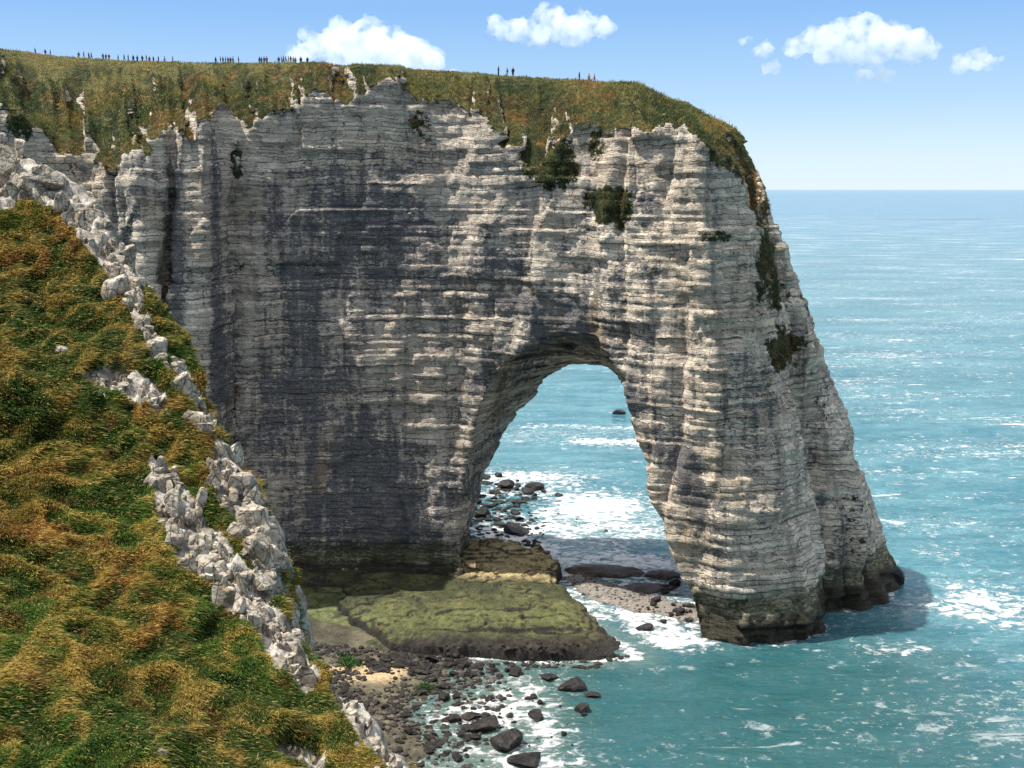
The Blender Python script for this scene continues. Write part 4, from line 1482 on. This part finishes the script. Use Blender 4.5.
def person_parts(pose):
    st = {'stand': (.10, .02, -.02), 'walk': (.10, .24, -.22), 'turn': (.13, .06, .0)}[pose]
    hx_, f1, f2 = st
    arm = {'stand': .05, 'walk': .2, 'turn': .16}[pose]
    legs = []
    for s, f in ((1, f1), (-1, f2)):
        hip, kn, an = (s * .09, 0, .92), (s * hx_, f * .6 + .03, .50), (s * hx_, f - .02, .09)
        legs += [(hip, kn, .092, .060), (kn, an, .060, .040), (an, (s * hx_ * 1.05, f + .13, .045), .042, .036)]
    torso = [((0, 0, .95), (0, 0, 1.15), .13, .125), ((0, 0, 1.15), (0, 0, 1.38), .135, .12), ((-.14, 0, 1.40), (.14, 0, 1.40), .065, .065)]
    arms, hands = [], []
    for s, f in ((1, -arm), (-1, arm)):
        sh, el, wr = (s * .19, 0, 1.40), (s * .24, f * .4 - .02, 1.13), (s * .235, f + .05, .90)
        arms += [(sh, el, .052, .043), (el, wr, .042, .032)]
        hands += [(wr, (wr[0], wr[1] + .02, .80), .032, .03), ((wr[0], wr[1] + .02, .80), (wr[0] - s * .01, wr[1] + .04, .73), .028, .014),
                  ((wr[0] - s * .01, wr[1] + .03, .86), (wr[0] - s * .03, wr[1] + .07, .80), .014, .012)]
    head = [((0, 0, 1.42), (0, .01, 1.54), .055, .052), ((0, .02, 1.62), (0, .005, 1.68), .082, .095), ((0, .10, 1.63), (0, .115, 1.61), .018, .016)]
    return legs, torso, arms, hands, head


skin = mat_plain('skin', (.45, .28, .20))
hairm = [mat_plain('dark_hair', (.03, .02, .015)), mat_plain('brown_hair', (.12, .07, .03))]
cloth = {k: mat_plain('cloth_' + k, v) for k, v in dict(black=(.02, .02, .025), navy=(.03, .04, .09), grey=(.12, .12, .13), red=(.35, .05, .05), pink=(.5, .22, .2), olive=(.08, .08, .04),
                                                       white=(.6, .6, .58), blue=(.05, .12, .3), tan=(.3, .22, .13)).items()}


def build_person(pose):
    legs, torso, arms, hands, head = person_parts(pose)
    V, Q = cap_mesh(legs + torso + arms + hands + head, 0, .03)
    b = mesh_obj('person', V, Q, skin)
    for nm, caps, infl in (('jacket', torso + arms, .02), ('trousers', [c for i, c in enumerate(legs) if i % 3 != 2] + [((-.05, 0, .95), (.05, 0, .95), .11, .11)], .018),
                           ('hair', [((0, -.035, 1.66), (0, -.01, 1.72), .085, .085)], .01)):
        V, Q = cap_mesh(caps, infl, .03)
        mesh_obj(nm, V, Q, skin, b)
    for s in (0, 3):
        V, Q = cap_mesh([legs[s + 2]], .012, .03)
        mesh_obj('shoe', V, Q, skin, b)
    return b


protos = {p: build_person(p) for p in ('stand', 'walk', 'turn')}
first_used = set()
bvh_cliff = BVHTree.FromPolygons(CV.tolist(), CQ.tolist())


def place_person(px, ytop, hpx, pose, jacket, trousers, label, group):
    # find the skyline in this column, then stand just behind it
    Y = float(np.interp(px, [0, 150, 250, 400, 500, 600, 745], [236, 229, 217, 207.5, 207, 201, 196]))
    X = (px - 512) / FOC * (Y * CP + (CAMH - 90) * SP)
    loc, nor, i, d = bvh_cliff.ray_cast(Vector((X, Y, 130)), Vector((0, 0, -1)))
    if loc is None:
        return
    src = protos[pose]
    if pose in first_used:
        o = src.copy()
        col.objects.link(o)
        kids = []
        for c in src.children:
            d_ = c.copy()
            d_.parent = o
            col.objects.link(d_)
            kids.append(d_)
    else:
        first_used.add(pose)
        o, kids = src, list(src.children)
    o.name = 'person'
    o.location = loc + Vector((0, 0, -.02))
    o.rotation_euler = (0, 0, random.uniform(0, 6.28))
    s = hpx / FOC * Y * CP / 1.77
    s = min(max(s, .80), 1.1)
    o.scale = (s, s, s)
    for c in kids:
        kd = c.name.split('.')[0]
        m = {'jacket': cloth[jacket], 'trousers': cloth[trousers], 'hair': hairm[random.random() < .4], 'shoe': cloth['black']}[kd]
        c.material_slots[0].link = 'OBJECT'
        c.material_slots[0].material = m
    tag(o, label, 'person', group)


GP = 'walkers along the cliff top'
for px, hp, pose, j, t, lab in (
        (498.5, 10, 'stand', 'navy', 'black', 'person in dark blue, leftmost of the three above the middle of the cliff'),
        (507.3, 8, 'walk', 'grey', 'tan', 'person in grey, middle one of the three above the middle of the cliff'),
        (513, 9.5, 'stand', 'black', 'black', 'person in black, rightmost of the three above the middle of the cliff'),
        (579.4, 9, 'stand', 'black', 'navy', 'person in black standing left of the pair above the arch'),
        (589, 8.5, 'turn', 'pink', 'grey', 'person in pinkish top, left one of the pair above the arch'),
        (594.4, 8, 'walk', 'red', 'grey', 'person in dull red, rightmost walker on the cliff top'),
        (301.5, 8, 'stand', 'black', 'grey', 'person in black standing just right of the dense group'),
        (308, 8, 'stand', 'navy', 'black', 'person in navy at the far right of the left-hand groups'),
        (216.8, 6, 'stand', 'black', 'black', 'lone person in black at the left end of the second skyline group'),
        (239.5, 6, 'stand', 'grey', 'black', 'lone person in grey at the right end of the second skyline group')):
    place_person(px, 0, hp, pose, j, t, lab, GP)
js = ['black', 'navy', 'grey', 'black', 'olive', 'blue', 'red', 'tan']
for xs_, hp, lab in (([279.5, 282.5, 284.5, 286.6, 289.2, 291.5, 294, 296], 7.5, 'person in dark clothes within the dense group beside the white cloud'),
                     ([221.5, 224, 226.5, 229, 231.5, 234], 6, 'person in dark clothes in the tight row above the dark gully'),
                     ([260.5, 262.5, 265, 267.5], 5.5, 'person in dark clothes in the small huddle left of the dense group'),
                     ([120, 126, 130, 135, 139, 144, 148, 151, 155, 160, 166, 174], 5.5, 'distant walker in the long straggling line on the left skyline'),
                     ([38, 48, 53, 81, 86, 91, 93.5, 105, 108, 111], 5, 'tiny distant walker scattered on the far left skyline')):
    for q_ in xs_:
        place_person(q_, 0, hp * random.uniform(.92, 1.08), random.choice(['stand', 'walk', 'turn']), random.choice(js), random.choice(['black', 'grey', 'navy', 'tan']), lab, GP)

# ------------------------------------------------------------------ clouds: billowing volumes 2.6 km off
def mat_cloud(dens=.045):
    m = bpy.data.materials.new('cloud_vapour')
    m.use_nodes = True
    t = m.node_tree
    t.nodes.clear()
    out = t.nodes.new('ShaderNodeOutputMaterial')
    vol = t.nodes.new('ShaderNodeVolumePrincipled')
    tc = t.nodes.new('ShaderNodeTexCoord')
    nz = t.nodes.new('ShaderNodeTexNoise')
    nz.inputs['Scale'].default_value = .028
    nz.inputs['Detail'].default_value = 7
    nz.inputs['Roughness'].default_value = .62
    t.links.new(tc.outputs['Object'], nz.inputs['Vector'])
    r = t.nodes.new('ShaderNodeMapRange')
    r.inputs[1].default_value, r.inputs[2].default_value = .42, .60
    r.inputs[3].default_value, r.inputs[4].default_value = 0.0, dens
    t.links.new(nz.outputs['Fac'], r.inputs[0])
    t.links.new(r.outputs[0], vol.inputs['Density'])
    vol.inputs['Color'].default_value = (.96, .965, .98, 1)
    vol.inputs['Anisotropy'].default_value = .5
    t.links.new(vol.outputs[0], out.inputs['Volume'])
    try:
        m.cycles.volume_step_rate = 1.0
    except Exception:
        pass
    return m


M_cloud = mat_cloud()
M_thin = mat_cloud(.0035)


def cloud(blobs, lab, seed, thin=False):
    """blobs in picture columns/rows with radius, set at one distance as spheres of vapour"""
    Yc = 2600.0
    P = []
    for (px, py, rp) in blobs:
        q_ = at_y(px, py, Yc + random.uniform(-40, 40))
        P.append((q_, rp / FOC * Yc))
    c0 = np.mean([p[0] for p in P], 0)
    lo = np.min([p[0] - p[1] * 1.3 for p in P], 0) - c0
    hi = np.max([p[0] + p[1] * 1.3 for p in P], 0) - c0
    cell = max((hi - lo)[0] / 110, 1.8)
    n = np.ceil((hi - lo) / cell).astype(int) + 2
    lo = lo - cell
    g = np.stack(np.meshgrid(*[lo[i] + cell * np.arange(n[i]) for i in range(3)], indexing='ij'), -1)
    F = None
    for c_, rr_ in P:
        dd = (g - (c_ - c0)) * np.array([1, 1, 1.15])
        d = np.linalg.norm(dd, axis=-1) - rr_
        if F is None:
            F = d
        else:
            k = rr_ * .35
            h = np.clip(.5 + .5 * (F - d) / k, 0, 1)
            F = F * (1 - h) + d * h - k * h * (1 - h)
    mr = float(np.mean([p[1] for p in P]))
    F = F + mr * .75 * fbm(g[..., 0] / mr * 1.3, g[..., 1] / mr * 1.3, g[..., 2] / mr * 1.5, seed, 5, .6) + mr * .08
    F[0], F[-1], F[:, 0], F[:, -1], F[:, :, 0], F[:, :, -1] = 1, 1, 1, 1, 1, 1
    V, Q = surface_nets(F, lo, (cell,) * 3)
    o = mesh_obj('cloud', V, Q, M_thin if thin else M_cloud)
    o.location = c0
    tag(o, lab, 'cloud', 'white cumulus clouds')


cloud([(795, 47, 14), (818, 40, 17), (842, 36, 20), (868, 34, 22), (893, 38, 20), (915, 45, 18), (932, 48, 11), (850, 52, 18), (880, 52, 18), (825, 52, 13), (905, 54, 14)],
      'largest white cloud, right of centre over the sea', 401)
cloud([(765, 49, 10), (756, 52, 6)], 'little round cloud left of the largest one', 402)
cloud([(770, 67, 9)], 'little puff just below and left of the largest cloud', 403)
cloud([(862, 75, 9), (875, 74, 11), (888, 75, 8)], 'small low cloud right under the largest one', 404)
cloud([(962, 64, 12), (976, 60, 14), (988, 64, 10), (1000, 60, 5)], 'small cloud alone near the right edge', 405)
cloud([(498, 28, 13), (520, 30, 15), (548, 20, 18), (565, 30, 19), (585, 24, 16), (602, 28, 12), (540, 34, 14), (575, 35, 13)], 'cloud above the middle of the picture', 406)
cloud([(318, 46, 16), (340, 36, 20), (365, 36, 22), (388, 44, 22), (410, 56, 22), (432, 62, 16), (350, 56, 25), (452, 72, 9), (385, 62, 22), (300, 56, 12), (308, 34, 7)], 'cloud rising behind the grassy cliff top', 407)
cloud([(742, 41, 5), (749, 39, 5)], 'tiny wisp left of the largest cloud', 408)

# ------------------------------------------------------------------ light, sky, camera
SUN_EL, SUN_AZ = 65.0, -93.0     # azimuth from +Y towards +X
world = bpy.data.worlds.new('World')
scene.world = world
world.use_nodes = True
wt = world.node_tree
bg = wt.nodes['Background']
sky = wt.nodes.new('ShaderNodeTexSky')
sky.sky_type = 'NISHITA'
sky.sun_disc = False
sky.sun_elevation = R(SUN_EL)
sky.sun_rotation = R(SUN_AZ)
sky.altitude = 0
sky.air_density = 1.0
sky.dust_density = .3
sky.ozone_density = 3.0
tcw = wt.nodes.new('ShaderNodeTexCoord')
sepw = wt.nodes.new('ShaderNodeSeparateXYZ')
wt.links.new(tcw.outputs['Generated'], sepw.inputs[0])
ramp = wt.nodes.new('ShaderNodeValToRGB')
wt.links.new(sepw.outputs[2], ramp.inputs[0])
cr = ramp.color_ramp
cr.elements[0].position = 0.0
cr.elements[0].color = (4.0, 4.8, 5.3, 1)
cr.elements[1].position = 1.0
cr.elements[1].color = (6.4, 6.4, 6.6, 1)
for p_, c_ in ((.03, (3.5, 4.5, 5.3)), (.075, (2.4, 3.65, 5.1)), (.15, (1.35, 2.65, 4.8)), (.30, (1.6, 2.5, 4.4)), (.55, (5.8, 5.9, 6.3))):
    e_ = cr.elements.new(p_)
    e_.color = c_ + (1,)
mxw = wt.nodes.new('ShaderNodeMix')
mxw.data_type = 'RGBA'
mxw.inputs[0].default_value = .88
wt.links.new(sky.outputs[0], mxw.inputs[6])
wt.links.new(ramp.outputs[0], mxw.inputs[7])
wt.links.new(mxw.outputs[2], bg.inputs[0])
bg.inputs[1].default_value = .10

sd = Vector((math.sin(R(SUN_AZ)) * math.cos(R(SUN_EL)), math.cos(R(SUN_AZ)) * math.cos(R(SUN_EL)), math.sin(R(SUN_EL))))
sl = bpy.data.lights.new('sun', 'SUN')
sl.energy = 4.1
sl.angle = R(.53)
sl.color = (1, .95, .87)
so = bpy.data.objects.new('sun', sl)
so.rotation_euler = sd.to_track_quat('Z', 'Y').to_euler()
col.objects.link(so)

cam = bpy.data.cameras.new('camera')
cam.sensor_width = 36
cam.lens = 36 * FOC / W
cam.clip_end = 300000
cam.clip_start = .5
co = bpy.data.objects.new('camera', cam)
co.location = (0, 0, CAMH)
co.rotation_euler = (math.pi / 2 - PITCH, 0, 0)
col.objects.link(co)
scene.camera = co

scene.view_settings.view_transform = 'Standard'
scene.view_settings.look = 'None'
scene.view_settings.exposure = .95
scene.view_settings.gamma = 1
cy = scene.cycles
cy.use_denoising = True
cy.max_bounces = 12
cy.diffuse_bounces = 3
cy.glossy_bounces = 2
cy.volume_bounces = 10
cy.volume_step_rate = 1
cy.volume_max_steps = 64
cy.caustics_reflective = False
cy.caustics_refractive = False
